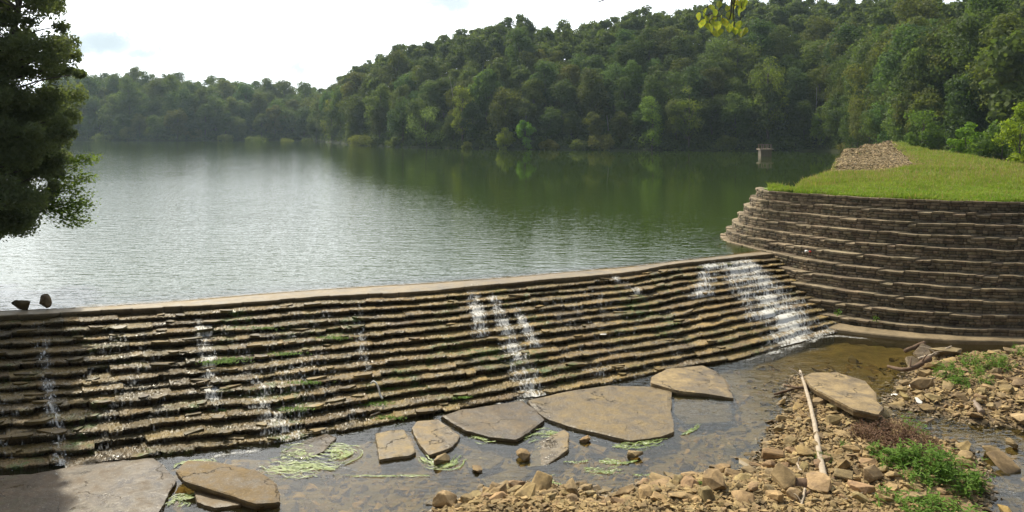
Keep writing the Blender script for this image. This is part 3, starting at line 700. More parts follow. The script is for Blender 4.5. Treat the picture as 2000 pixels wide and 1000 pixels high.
# concrete footing along the foot
s_sel = np.where((wbot[:, 1] < 36.5))[0]
fb_ = wbot[s_sel]; fd = (wbot - wtop)[s_sel]; fd /= np.linalg.norm(fd, axis=1)[:, None]
ss = np.arange(len(fb_)) * .06
z0 = -2.14 + .02 * fbm(ss / .8, 1, 3, 5)
rr = [np.c_[fb_ - fd * .5, z0 + .06], np.c_[fb_ + fd * .12, z0 + .01], np.c_[fb_ + fd * (.30 + .05 * fbm(ss / .7, 2, 3, 5)[:, None]), z0 - .01], np.c_[fb_ + fd * (.35 + .05 * fbm(ss / .7, 2, 3, 5)[:, None]), z0 - .05], np.c_[fb_ + fd * .38, np.full(len(fb_), -3.0)]]
mk('footing', (np.array(rr) - woff).reshape(-1, 3), grid_faces(5, len(fb_))[:, ::-1].copy(), M['footing'], wall)

# ------------------------------------------------------------------ embankment turf and riprap
rp_poly = np.array([[*PD(x, D)[:2]] for x, D in [(1618, 57), (1634, 85), (1650, 112), (1696, 122), (1742, 121), (1750, 100), (1775, 76), (1792, 58), (1700, 54)]])
ex = np.arange(12, 86, .4); ey = np.arange(30, 124, .4); EX, EY = np.meshgrid(ex, ey)
EZ = zground(EX, EY) + .02
sdE = poly_sdf(EX, EY, emb_poly)
keep = sdE > -3.0
wf = poly_sdf(EX, EY, np.vstack([TOPC[::8], [[60, 31], [60, 60]]]))
keepv = (sdE > -.35) | ((sdE > -8) & (EY > 41.5)); keepv &= ~((EY < 43.5) & (wf < .1))
idx = -np.ones(EX.shape, int); 
fq = grid_faces(*EX.shape); kv = keepv.ravel()
fq = fq[kv[fq].all(1)]
use = np.unique(fq); remap = -np.ones(EX.size, int); remap[use] = np.arange(len(use))
Vt = np.stack([EX, EY, EZ], -1).reshape(-1, 3)[use]
tag(mk('grass_embankment', Vt, remap[fq], M['turf'], smooth=True), kind='structure')

def blades(x, y, z, h, wd, rng, lean=.35):
    """one bent triangle pair per blade"""
    n = len(x); a = rng.uniform(0, 2 * np.pi, n); tx, ty = np.cos(a) * wd / 2, np.sin(a) * wd / 2
    l = rng.normal(0, lean, (n, 2)) * h[:, None]
    b0 = np.c_[x - tx, y - ty, z - .02]; b1 = np.c_[x + tx, y + ty, z - .02]
    m0 = np.c_[x - tx * .7 + l[:, 0] * .35, y - ty * .7 + l[:, 1] * .35, z + h * .6]; m1 = np.c_[x + tx * .7 + l[:, 0] * .35, y + ty * .7 + l[:, 1] * .35, z + h * .6]
    tp = np.c_[x + l[:, 0], y + l[:, 1], z + h]
    V = np.stack([b0, b1, m1, m0, tp], 1).reshape(-1, 3); o = np.arange(n)[:, None] * 5
    return V, np.vstack([np.c_[o, o + 1, o + 2], np.c_[o, o + 2, o + 3], np.c_[o + 3, o + 2, o + 4]])
rg = np.random.default_rng(3)
# sample density falls with distance
N = 330000
D = 31 + 90 * rg.random(N) ** 2.2; u = rg.uniform(1500, 2420, N); gxx = (u - 1000) / F * D; gyy = D
okk = (poly_sdf(gxx, gyy, emb_poly) > np.where(gyy < 43, .12, -2.5)) & (poly_sdf(gxx, gyy, rp_poly) < .3)
gxx, gyy = gxx[okk], gyy[okk]; gz = zground(gxx, gyy)
for _k in (0,):
    ax_, ay_ = rg.uniform(12, 30, 9000), rg.uniform(40, 66, 9000); sd2 = poly_sdf(ax_, ay_, emb_poly); k2 = (sd2 > -.8) & (sd2 < .3) & (ax_ > .3 * ay_) & (ay_ > 41.5)
    gxx, gyy = np.r_[gxx, ax_[k2]], np.r_[gyy, ay_[k2]]; gz = zground(gxx, gyy)
clump = .5 + vn(gxx / 1.3, gyy / 1.3, 44)
hh = rg.uniform(.08, .2, len(gxx)) * clump * (1 + gyy / 120)
V, Fc = blades(gxx, gyy, gz, hh, .015 + gyy * .0007, rg)
M['straw'] = leaf_mat('straw', (.30, .23, .12), (.42, .33, .19), .3, False, 2)
ks = rg.random(len(gxx)) < np.clip((gyy - 38) / 140, 0.005, .09); V2, F2 = blades(gxx[ks], gyy[ks], gz[ks], rg.uniform(.28, .5, ks.sum()), .012 + gyy[ks] * .0005, rg, .2)
tag(mk('seed_grass', V2, F2, M['straw']), 'straw coloured seed stalks standing in the embankment grass', 'grass', kind='stuff')
tag(mk('grass', V, Fc, M['grassblade']), 'rough green and straw coloured grass covering the embankment', 'grass', kind='stuff')

# stone scatter
def hull_rock(rng, n=14, flat=.65):
    bm = bmesh.new()
    p = rng.normal(0, 1, (n, 3)); p /= np.abs(p).max(1)[:, None] * .62 + np.linalg.norm(p, axis=1)[:, None] * .38; p *= rng.uniform(.82, 1.0, (n, 1)); p *= [.5, .36, .36 * flat]
    for q in p: bm.verts.new(q)
    bmesh.ops.convex_hull(bm, input=bm.verts)
    return bm
def clean(bm):
    loose = [v for v in bm.verts if not v.link_faces]
    if loose: bmesh.ops.delete(bm, geom=loose, context='VERTS')
def small_rocks(n_var, npts, rng):
    out = []
    for _ in range(n_var):
        bm = hull_rock(rng, npts, .7); clean(bm); bm.verts.index_update()
        out.append((np.array([v.co[:] for v in bm.verts]), np.array([[v.index for v in f.verts] for f in bm.faces if len(f.verts) == 3]))); bm.free()
    return out
SR = small_rocks(10, 9, np.random.default_rng(9))
def rock_soup(name, x, y, z, size, mat, rng, colbase=(1, .95, .88), amp=.3):
    Vs, Fs, Cs, off = [], [], [], 0
    n = len(x); th = rng.uniform(0, 2 * np.pi, n); ph = rng.normal(0, .35, n); v_i = rng.integers(0, len(SR), n); cc = stone_cols(n, rng, colbase, amp)
    for k_ in range(len(SR)):
        sel = np.where(v_i == k_)[0]
        if not len(sel): continue
        V0, F0 = SR[k_]; c, s = np.cos(th[sel]), np.sin(th[sel]); c2, s2 = np.cos(ph[sel]), np.sin(ph[sel])
        a = V0[None] * size[sel][:, None, None]
        ax = a[..., 0] * c2[:, None] - a[..., 2] * s2[:, None]; az = a[..., 0] * s2[:, None] + a[..., 2] * c2[:, None]
        X_ = ax * c[:, None] - a[..., 1] * s[:, None] + x[sel][:, None]; Y_ = ax * s[:, None] + a[..., 1] * c[:, None] + y[sel][:, None]; Z_ = az + z[sel][:, None]
        Vs.append(np.stack([X_, Y_, Z_], -1).reshape(-1, 3)); Fs.append((F0[None] + np.arange(len(sel))[:, None, None] * len(V0) + off).reshape(-1, 3)); Cs.append(np.repeat(cc[sel], len(V0), 0)); off += len(sel) * len(V0)
    return mk(name, np.vstack(Vs), np.vstack(Fs), mat, None, False, np.vstack(Cs))
r3 = np.random.default_rng(21)
N = 40000
D = 54 + 68 * r3.random(N) ** 1.3; u = r3.uniform(1570, 1810, N); x, y = (u - 1000) / F * D, D
ok2 = poly_sdf(x, y, rp_poly) > -.7 + 1.0 * r3.random(N); x, y = x[ok2], y[ok2]
tag(rock_soup('riprap_gravel', x, y, zground(x, y) + .05, r3.uniform(.18, .5, len(x)) * (y / 70), M['gravel'], r3, (.84, .84, .84), .5), 'broken stone riprap on the lake side of the embankment', 'riprap', kind='stuff')
# gravel on the bars and in the stream bed
N = 84000
yv = 690 + 420 * r3.random(N); xv = r3.uniform(300, 2420, N)
y = (EYE - POOL) * F / (yv - HOR); x = (xv - 1000) / F * y
d_bar = np.maximum(poly_sdf(x, y, barA), poly_sdf(x, y, barB)); ok2 = (d_bar > -.15 - .25 * r3.random(N)); x, y = x[ok2], y[ok2]
sz = np.exp(r3.normal(math.log(.12), .42, len(x))).clip(.05, .26)
tag(rock_soup('gravel', x, y, zground(x, y) + sz * .12, sz, M['gravel'], r3), 'loose tan broken gravel covering the two stream bars', 'gravel', kind='stuff')
N = 5200
yv = 690 + 320 * r3.random(N); xv = r3.uniform(-20, 2020, N)
y = (EYE - POOL) * F / (yv - HOR); x = (xv - 1000) / F * y
ok2 = (np.maximum(poly_sdf(x, y, barA), poly_sdf(x, y, barB)) < -.1) & (poly_sdf(x, y, np.vstack([TO[::30], [[60, 29], [60, 0], [-30, 0]]])) > .2) & (zground(x, y) > -3.0)
x, y = x[ok2], y[ok2]; sz = np.exp(r3.normal(math.log(.26), .5, len(x))).clip(.1, .8)
o = rock_soup('bed_gravel', x, y, zground(x, y) - sz * .02, sz, M['gravel'], r3, (.95, .86, .62), .4); o.scale = (1, 1, 1)
tag(o, 'brown stones lying under the shallow water of the stream', 'gravel', kind='stuff')

# ------------------------------------------------------------------ individual rocks
rr_ = np.random.default_rng(31)
rock_meshes = []
for i in range(14):
    bm = hull_rock(rr_, 17 + i % 7, .8); clean(bm)
    bmesh.ops.bevel(bm, geom=bm.edges[:], offset=.022, segments=1, affect='EDGES', clamp_overlap=True)
    bmesh.ops.triangulate(bm, faces=bm.faces[:]); bmesh.ops.subdivide_edges(bm, edges=bm.edges[:], cuts=1, use_grid_fill=True)
    bm.normal_update()
    for v in bm.verts:
        q = v.co; nse = float(fbm(np.array([q.x * 6 + i * 9]), np.array([q.y * 6 + q.z * 9]), 3, i)[0])
        v.co += v.normal * nse * .05
    me = bpy.data.meshes.new('rock'); bm.to_mesh(me); bm.free(); me.materials.append(M['rock']); rock_meshes.append(me)
placed = []
def put_rock(x, y, size, label, group=None, sink=.15, color=None, var=None, rot=None, squash=None, z=None, name='rock', cat='rock'):
    o = bpy.data.objects.new(name, rock_meshes[rr_.integers(0, 14) if var is None else var]); COL.objects.link(o)
    zb = zg1(x, y) if z is None else z
    sq = squash or (1, rr_.uniform(.7, 1.2), rr_.uniform(.45, 1.1))
    o.scale = (size * sq[0], size * sq[1], size * sq[2])
    o.location = (x, y, zb + size * sq[2] * (.28 - sink) )
    o.rotation_euler = (rr_.normal(0, .25), rr_.normal(0, .25), rr_.uniform(0, 6.28)) if rot is None else rot
    v = rr_.uniform(.75, 1.25); o.color = color or (v * rr_.uniform(.95, 1.08), v * rr_.uniform(.92, 1.02), v * rr_.uniform(.85, 1.05), 1)
    placed.append((x, y, size)); return tag(o, label, cat, group)
DK = (.30, .28, .27, 1); TAN = (1.15, 1.05, .95, 1)
def pr(px, py, wpx, label, zz=None, **kw):
    q = P(px, py, POOL if zz is None else zz); s = wpx * q[1] / F
    if 'flat' in label or 'slabby' in label: kw.setdefault('squash', (1, .85, .42))
    return put_rock(q[0], q[1], s * 1.0, label, z=zz, **kw)
pr(40, 607, 32, 'dark pointed rock standing on the dam crest, smaller of two', zz=0.0, color=DK, sink=.0, var=3, squash=(1.1, .8, 1.35), rot=(.1, .2, .5))
pr(90, 602, 38, 'dark ribbed rock standing on the dam crest, larger of two', zz=0.0, color=(.36, .32, .29, 1), sink=.0, var=5, squash=(1.1, .8, 1.35), rot=(-.1, .15, 2.))
SPEC = [(1022, 892, 38, 'upright tan rock with a green algae rim beside the tilted slab'), (862, 902, 46, 'tan block rock ringed by green algae below the twin slabs'), (932, 918, 34, 'flat tan rock just breaking the water below the twin slabs'),
        (1241, 890, 36, 'small mossy dark rock alone among the green algae streaks'), (1144, 860, 26, 'small dark rock between the big slab and the tilted slab'), (1413, 920, 40, 'pointed grey rock at the water edge, clear of the shore rocks'),
        (965, 957, 28, 'small pale rock in the water off the lower gravel shore'), (835, 962, 18, 'tiny dark rock in the stream off the lower gravel shore'), (940, 948, 14, 'tiny brown rock in open water beside a pale one'),
        (1530, 975, 62, 'blocky tan rock under the end of the short dark log'), (1600, 985, 66, 'tall tan boulder at the lower end of the bleached log'), (1648, 968, 42, 'squarish tan rock next to the boulder at the log end'), (1705, 965, 52, 'dark grey angular boulder in front of the green weeds'),
        (1290, 945, 50, 'grey slabby rock tipped up at the stream edge'), (1350, 938, 52, 'flat grey rock lying level at the stream edge'), (1290, 960, 46, 'brown rock tucked beneath the tipped up grey rock'),
        (1115, 975, 52, 'long tan rock in the row along the lower gravel shore'), (1060, 962, 60, 'broad brown rock heading the row along the lower gravel shore'), (1150, 975, 34, 'reddish rock ending the row along the lower gravel shore'), (870, 992, 60, 'pale tan wedge rock nearest the open water of the lower shore'),
        (1880, 878, 50, 'flat brown rock in the side stream beside the green weeds'), (1938, 888, 52, 'rounded brown boulder standing in the side stream'), (1975, 872, 26, 'small tan rock beside the rounded boulder in the side stream'), (1960, 912, 70, 'flat wet rock awash in the side stream riffle'),
        (1905, 822, 44, 'reddish flat rock at the water edge of the upper gravel bar'), (1995, 830, 50, 'rounded tan rock on the upper gravel bar above the side stream'), (1760, 770, 28, 'pale rounded rock at the tip of the upper gravel bar'), (1800, 772, 48, 'smooth buff rock lying beside the white rubble'), (1735, 806, 36, 'flat brown rock off the corner of the big tilted slab'),
        (1850, 705, 90, 'broad flat pale rock behind the upper green weeds'), (1395, 985, 66, 'large brown rock embedded in the lower gravel shore'), (1445, 965, 48, 'pale flat rock on the shore beside the short dark log'), (1510, 905, 50, 'long grey rock slanting into the water at the bar edge'), (1545, 880, 34, 'grey brown stone at the bar edge above the long grey rock')]
for a, b, c, l in SPEC:
    sub = b < 935 and a < 1500
    pr(a, b, c, l, sink=.05 if not sub else .16, zz=(POOL + .02 if sub or 'stream' in l and 'side' in l else None))
n_r = 0
zones = [('loose tan rock among the gravel on the lower bar', 'rocks on the lower gravel bar', lambda: (rr_.uniform(1200, 1900), rr_.uniform(900, 1010)), 130, (28, 62)),
         ('small angular rock on the narrow upper end of the lower bar', 'rocks on the bar under the big tilted slab', lambda: (rr_.uniform(1500, 1800), rr_.uniform(790, 900)), 42, (18, 40)),
         ('tan broken rock on the upper gravel bar by the wall', 'rocks on the upper gravel bar', lambda: (rr_.uniform(1740, 2010), rr_.uniform(700, 835)), 62, (16, 38)),
         ('brown shore rock in the lower gravel shore row', 'rocks along the lower shore', lambda: (rr_.uniform(850, 1250), rr_.uniform(955, 1008)), 34, (26, 58))]
for lab, grp, f, cnt, (lo, hi_) in zones:
    made = 0; tries = 0
    while made < cnt and tries < 4000:
        tries += 1; a, b = f(); q = P(a, b, POOL)
        if max(poly_sdf(np.array([q[0]]), np.array([q[1]]), barA)[0], poly_sdf(np.array([q[0]]), np.array([q[1]]), barB)[0]) < .02: continue
        s = rr_.uniform(lo, hi_) * q[1] / F * rr_.uniform(.75, 1.1)
        if any((q[0] - p_[0]) ** 2 + (q[1] - p_[1]) ** 2 < (.40 * (s + p_[2])) ** 2 for p_ in placed): continue
        put_rock(q[0], q[1], s, lab, grp, sink=rr_.uniform(.08, .2)); made += 1

# ------------------------------------------------------------------ broken slabs
def slab(name, pts, z, thick, label, mat='slab', color=(1, 1, 1, 1), jag=.04, seed=0, tilt=(0, 0), cat='slab', group=None):
    """outline traced on the ground plane at height z; real thickness, ragged broken edge. tilt = slope in x, y"""
    xy = np.array([P(a, b, z)[:2] for a, b in pts]); c = xy.mean(0)
    cl = np.vstack([xy, xy[:1]]); L = np.linalg.norm(np.diff(cl, axis=0), axis=1).sum(); n = max(30, int(L / .07))
    q = resample(cl, n + 1)[:-1]
    s = np.arange(n) * L / n; out = q - c; out /= np.linalg.norm(out, axis=1)[:, None]
    q = q + out * (jag * 2 * fbm(s / .35, seed * 3.1, 4, seed))[:, None]
    def zz(p, h): return z + h + (p[:, 0] - c[0]) * tilt[0] + (p[:, 1] - c[1]) * tilt[1]
    rings = []
    for f in (.25, .5, .75, .93):
        p = c + (q - c) * f; rings.append(np.c_[p, zz(p, (.02 if cat == 'apron' else .06) * fbm(p[:, 0] * 1.5, p[:, 1] * 1.5, 4, seed))])
    rings.append(np.c_[q, zz(q, -.012 + .012 * fbm(s / .1, 1, 2, seed))])
    for f, h in ((.012, -.35), (-.03, -.7), (-.05, -1.0)):
        p = q + out * (f + jag * .8 * fbm(s / .15, h * 9, 3, seed + 5))[:, None]; rings.append(np.c_[p, zz(p, h * thick)])
    V = [np.array([[c[0], c[1], zz(c[None], .0)[0]]])] + rings; base = [0]; Fc = []
    m_ = len(rings)
    j = np.arange(n); 
    Fc += [(0, 1 + a, 1 + (a + 1) % n) for a in j]
    for r in range(m_ - 1):
        Fc += [(1 + r * n + a, 1 + (r + 1) * n + a, 1 + (r + 1) * n + (a + 1) % n, 1 + r * n + (a + 1) % n) for a in j]
    Fc.append(tuple(1 + (m_ - 1) * n + a for a in j[::-1]))
    off = np.array([c[0], c[1], z - thick])
    o = mk(name, np.vstack(V) - off, Fc, M[mat]); o.location = off; o.color = color
    return tag(o, label, cat, group)
slab('stone_slab', [(862, 812), (900, 800), (1020, 782), (1045, 800), (1065, 819), (1030, 845), (1008, 858), (958, 853), (905, 838)], POOL + .10, .22, 'dark wet flat slab at the foot of the mid dam trickle', 'wetslab', (1.05, .98, .90, 1), seed=1)
slab('stone_slab', [(1030, 782), (1100, 765), (1190, 752), (1312, 756), (1311, 800), (1317, 842), (1290, 852), (1230, 860), (1175, 847), (1120, 835), (1068, 818), (1045, 800)], POOL + .08, .22, 'largest flat brown slab lying against the dam foot', 'slab', (.68, .64, .57, 1), seed=2)
slab('stone_slab', [(1272, 740), (1300, 722), (1372, 711), (1400, 722), (1421, 742), (1432, 774), (1385, 768), (1322, 764), (1272, 752)], POOL + .12, .28, 'tan angular slab at the corner of the dam foot', 'slab', (1.0, .95, .88, 1), seed=3, tilt=(-.05, 0))
slab('stone_slab', [(1318, 775), (1425, 780), (1432, 822), (1340, 828), (1315, 805)], POOL - .06, .2, 'sunken brown slab just under water in front of the corner slab', 'slab', (.9, .85, .7, 1), seed=4)
slab('stone_slab', [(733, 846), (760, 840), (790, 838), (812, 882), (800, 889), (741, 896)], POOL + .08, .2, 'squarish tan slab, first of the twin slabs at the dam foot', 'slab', (.95, .92, .86, 1), seed=5)
slab('stone_slab', [(804, 836), (815, 822), (855, 818), (898, 850), (893, 860), (882, 872), (838, 888), (822, 870)], POOL + .08, .2, 'tapering tan slab split from the squarish one beside it', 'slab', (1.0, .94, .86, 1), seed=6)
slab('stone_slab', [(343, 925), (365, 905), (420, 903), (505, 917), (543, 940), (547, 972), (500, 978), (430, 960), (360, 944)], POOL + .21, .17, 'long brown plank-like slab resting over a smaller one', 'slab', (.60, .53, .44, 1), seed=7, tilt=(-.06, 0))
slab('stone_slab', [(380, 955), (440, 962), (476, 972), (470, 985), (420, 990), (384, 980)], POOL + .07, .2, 'small brown slab tucked below the long plank-like slab', 'slab', (.72, .62, .52, 1), seed=8)
slab('stone_slab', [(1030, 905), (1045, 862), (1100, 842), (1111, 850), (1110, 880), (1068, 906)], POOL + .04, .2, 'tilted slab half sunk with a sunlit broken edge', 'slab', (.95, .88, .74, 1), seed=9, tilt=(.12, 0))
slab('stone_slab', [(545, 882), (600, 856), (640, 846), (656, 856), (632, 882), (590, 895)], POOL + .03, .2, 'wet dark slab barely above water near the floating algae', 'wetslab', (1.2, 1.1, .95, 1), seed=10, tilt=(.05, 0))
slab('stone_slab', [(940, 935), (1000, 915), (1045, 918), (1010, 945), (955, 950)], POOL - .04, .15, 'sunken slab off the lower gravel shore', 'slab', (.9, .82, .66, 1), seed=11)
slab('stone_slab', [(905, 890), (960, 880), (985, 895), (960, 915), (915, 912)], POOL - .05, .15, 'sunken slab between the twin slabs and the upright rock', 'slab', (.95, .85, .66, 1), seed=12)
slab('concrete_apron', [(-260, 960), (-60, 930), (60, 925), (150, 908), (300, 893), (318, 905), (345, 938), (330, 965), (305, 1010), (290, 1060), (-300, 1060)], POOL + .10, .3, 'broad wet concrete apron below the lowest dam steps', 'wetslab', (.62, .50, .38, 1), seed=13, jag=.06, cat='apron')
# the big tilted slab on the bar, raised on rubble
slab('tilted_slab', [(1572, 732), (1585, 722), (1635, 719), (1690, 738), (1712, 768), (1712, 784), (1726, 800), (1715, 816), (1668, 806), (1612, 772), (1582, 752)], POOL + .66, .20, 'large broken concrete slab propped on the gravel bar by the bleached log', 'slab', (.92, .86, .77, 1), seed=14, tilt=(-.03, -.05))
def chunk(pts3, thick, nrm, label, seed, name='concrete_chunk', color=(1, .95, .88, 1)):
    q = np.array(pts3, float); n = len(q); off = np.array(nrm, float) * thick; V = np.vstack([q, q + off]); c = q.mean(0)
    fc = [tuple(range(n)), tuple(range(2 * n - 1, n - 1, -1))] + [(i, n + i, n + (i + 1) % n, (i + 1) % n) for i in range(n)]
    me = bpy.data.meshes.new(name); me.from_pydata((V - c).tolist(), [], fc); bm = bmesh.new(); bm.from_mesh(me)
    bmesh.ops.recalc_face_normals(bm, faces=bm.faces); bmesh.ops.bevel(bm, geom=bm.edges[:], offset=.025, segments=2, affect='EDGES')
    bmesh.ops.triangulate(bm, faces=bm.faces[:]); bmesh.ops.subdivide_edges(bm, edges=[e for e in bm.edges if e.calc_length() > .15], cuts=3, use_grid_fill=True)
    for v in bm.verts: v.co += v.normal * .03 * float(fbm(np.array([v.co.x * 5 + seed]), np.array([v.co.y * 5 + v.co.z * 7]), 3, seed)[0])
    bm.to_mesh(me); bm.free(); me.materials.append(M['slab']); o = bpy.data.objects.new(name, me); COL.objects.link(o); o.location = c; o.color = color
    return tag(o, label, 'slab')
def Q(px, py, D): return np.array([(px - 1000) / F * D, D, EYE - (py - HOR) * D / F])
chunk([Q(1769, 697, 26.0), Q(1783, 694, 26.1), Q(1819, 722, 25.6), Q(1812, 742, 24.7), Q(1782, 732, 24.9)], .16, (.1, .75, -.6), 'leaning pale concrete chunk among the driftwood by the wall', 3)
chunk([Q(1783, 690, 27.2), Q(1802, 669, 27.6), Q(1832, 684, 27.2), Q(1815, 706, 26.4), Q(1797, 700, 26.4)], .16, (.1, .8, -.5), 'upper concrete chunk wedged under forked driftwood', 4, color=(.85, .75, .66, 1))

# ------------------------------------------------------------------ driftwood, litter
def log(name, pts, r0, r1, label, mat='bleached', sides=10, rough=.12, branches=(), n=26, cat='log', group=None, seed=1):
    """pts: (px, py, height above pool)"""
    pth = spline([P(a, b, POOL + h) for a, b, h in pts], n); o0 = pth[0].copy()
    pth = pth + np.c_[fbm(np.arange(n) / 3., 1, 3, seed), fbm(np.arange(n) / 3., 5, 3, seed), fbm(np.arange(n) / 3., 9, 3, seed)] * r0 * .6
    root = empty(name, o0); tag(root, label, cat, group)
    s = Soup().add(*tube(pth - o0, np.linspace(r0, r1, n), sides, rough, seed)); s.build('trunk', M[mat], root, True)
    for bp in branches:
        f, dx, dy, dz, rb = bp; b0 = pth[int(f * (n - 1))]; b1 = b0 + np.array([dx, dy, dz])
        bpth = spline([b0, (b0 + b1) / 2 + np.array([0, 0, .05]), b1], 8) - o0
        Soup().add(*tube(bpth, np.linspace(rb, rb * .3, 8), 6, .1, seed)).build('branch', M[mat], root, True)
    return root
log('driftwood_log', [(1612, 942, .42), (1600, 880, .40), (1588, 815, .42), (1575, 765, .50), (1562, 724, .55)], .082, .04, 'long bleached log lying on the gravel bar up to the tilted slab', sides=12, branches=((.93, -.35, .2, .25, .03), (.97, -.2, -.3, .1, .02)))
log('driftwood_log', [(1545, 948, .34), (1580, 946, .36), (1612, 944, .34)], .16, .13, 'short thick dark log beneath the end of the bleached log', 'wood', sides=14, rough=.08)
log('driftwood_log', [(1512, 770, .05), (1550, 760, .12), (1590, 752, .2)], .03, .05, 'thin dark branch poking over the pool from the tilted slab', 'wood')
log('driftwood_log', [(1532, 752, .15), (1560, 757, .25), (1600, 760, .22)], .03, .045, 'crooked brown branch crossing the bleached log top', 'wood', branches=((.3, -.2, .2, .1, .015),))
log('driftwood_log', [(1500, 1010, .3), (1558, 975, .34), (1600, 950, .36), (1660, 922, .40)], .03, .05, 'curved brown branch passing behind the tall tan boulder', 'wood')
log('driftwood_log', [(1483, 945, .30), (1510, 932, .36), (1545, 940, .36)], .03, .02, 'thin arched root at the edge of the lower bar', 'wood')
log('driftwood_log', [(1548, 1010, .3), (1565, 985, .36), (1572, 955, .40)], .022, .03, 'pale forked stick between the blocky rock and the boulder', branches=((.5, -.1, .25, .1, .015),))
log('driftwood_log', [(1553, 895, .30), (1560, 912, .34), (1568, 925, .34)], .02, .03, 'little pale stick leaning at the bar edge', branches=((.5, .1, .15, .12, .012),))
log('driftwood_log', [(1610, 985, .3), (1650, 975, .4), (1690, 962, .4), (1720, 968, .4)], .018, .012, 'thin winding twig over the rocks below the weeds')
log('driftwood_log', [(1735, 715, .1), (1765, 722, .25), (1790, 715, .3), (1815, 700, .3)], .05, .10, 'pointed brown driftwood root sticking out over the pool', 'wood', branches=((.4, .2, .3, .3, .04), (.7, .3, .1, .3, .04)))
log('driftwood_log', [(1795, 700, .25), (1825, 692, .36), (1858, 676, .55)], .06, .025, 'forked grey driftwood limb resting on the concrete chunk', branches=((.5, -.5, .2, .2, .035), (.3, .4, -.1, .2, .03)))
log('driftwood_log', [(1768, 685, .1), (1785, 678, .15), (1805, 670, .2)], .07, .08, 'brown driftwood stub against the wall footing', 'wood')
log('driftwood_log', [(1893, 770, .22), (1905, 790, .24), (1917, 806, .2)], .10, .09, 'short weathered plank-like log on the upper gravel bar', 'rail')
log('driftwood_log', [(1800, 745, .25), (1825, 738, .3), (1845, 732, .3)], .02, .02, 'thin tan stick lying behind the white rubble')
def pebble(px, py, w_, col, label, zz=None, cat='litter', name='rubble_piece'):
    o = pr(px, py, w_, label, sink=.0, squash=(1, .8, .45), zz=zz, name=name, cat=cat); me = o.data.copy(); me.materials.clear(); me.materials.append(M[col]); o.data = me; return o
pebble(1785, 764, 24, 'white', 'flat white broken piece in front of the smooth buff rock')
pebble(1747, 774, 14, 'white', 'small bright white lump beside the pale rounded rock')
pebble(1795, 795, 24, 'white', 'white broken tile at the water edge of the upper bar')
lt = P(1178, 655, -.95); 
def on_dam(px, py):
    """point of the dam surface seen near a pixel"""
    best = None
    for kk in range(1, NSTEP + 1):
        z = -RISE * kk; q = P(px, py, z); i = int(np.argmin(np.hypot(*(cd + dirn * run * (kk - .4) / NSTEP - q[:2]).T)))
        mid = cd[i] + dirn[i] * run[i] * (kk - .45) / NSTEP; d = np.hypot(*(mid - q[:2]))
        if best is None or d < best[0]: best = (d, q[0], q[1], stepz[kk][i])
    return np.array(best[1:])
q = on_dam(1178, 655); o = put_rock(q[0], q[1], .26, 'small white flat scrap lying on the dam steps', z=q[2] + .02, squash=(1, .6, .25), rot=(0, 0, 0), name='litter_scrap', cat='litter'); o.data = o.data.copy(); o.data.materials.clear(); o.data.materials.append(M['white'])
q = on_dam(738, 775); rt = empty('white_stick', q); tag(rt, 'crooked white stick standing on the mossy steps', 'stick')
Soup().add(*tube(spline([(-.22, 0, .42), (-.12, 0, .50), (0, -.02, .36), (.08, -.04, .1), (.16, -.1, .02)], 14), np.linspace(.022, .03, 14), 6)).build('stick_shaft', M['white'], rt, True)
q = on_dam(732, 812); rt = empty('orange_stick', q); tag(rt, 'small orange brown stick lying on the lowest steps', 'stick')
Soup().add(*tube(spline([(-.1, -.1, .06), (.02, .02, .07), (.14, .14, .08)], 8), .02, 6)).build('stick_shaft', M['bleached'], rt, True)
rm2 = np.random.default_rng(88)
for (px, py, n_, w_) in MOSS:
    q = on_dam(px, py); n_ *= 3; c_ = q + np.c_[rm2.normal(0, w_, n_), rm2.normal(0, w_ * .3, n_), rm2.uniform(.0, .03, n_)]
    Vq = leaf_quads(c_ - q, np.tile([0, -.2, 1.], (n_, 1)), .09, rm2, .35, .3)
    o = mk('moss_patch', Vq, np.arange(len(Vq)).reshape(-1, 4), M['weed']); o.location = q
    tag(o, 'small bright green tuft of moss clinging to a wet dam step', 'moss', 'moss tufts on the dam steps', 'stuff')
# red and white scrap on a wall ledge
bpos = Q(1577, 492, 33.9); rt = empty('litter_bag', bpos + [0, 0, -.02]); tag(rt, 'small red and white wrapper lying on a ledge of the stone wall', 'litter')
rock_o = bpy.data.objects.new('wrapper', rock_meshes[2].copy()); rock_o.data.materials.clear(); rock_o.data.materials.append(M['white']); COL.objects.link(rock_o); rock_o.parent = rt; rock_o.scale = (.26, .2, .22); rock_o.location = (-.03, 0, .05)
rock_o = bpy.data.objects.new('red_print', rock_meshes[4].copy()); rock_o.data.materials.clear(); rock_o.data.materials.append(M['red']); COL.objects.link(rock_o); rock_o.parent = rt; rock_o.scale = (.12, .12, .14); rock_o.location = (.11, -.04, .04)

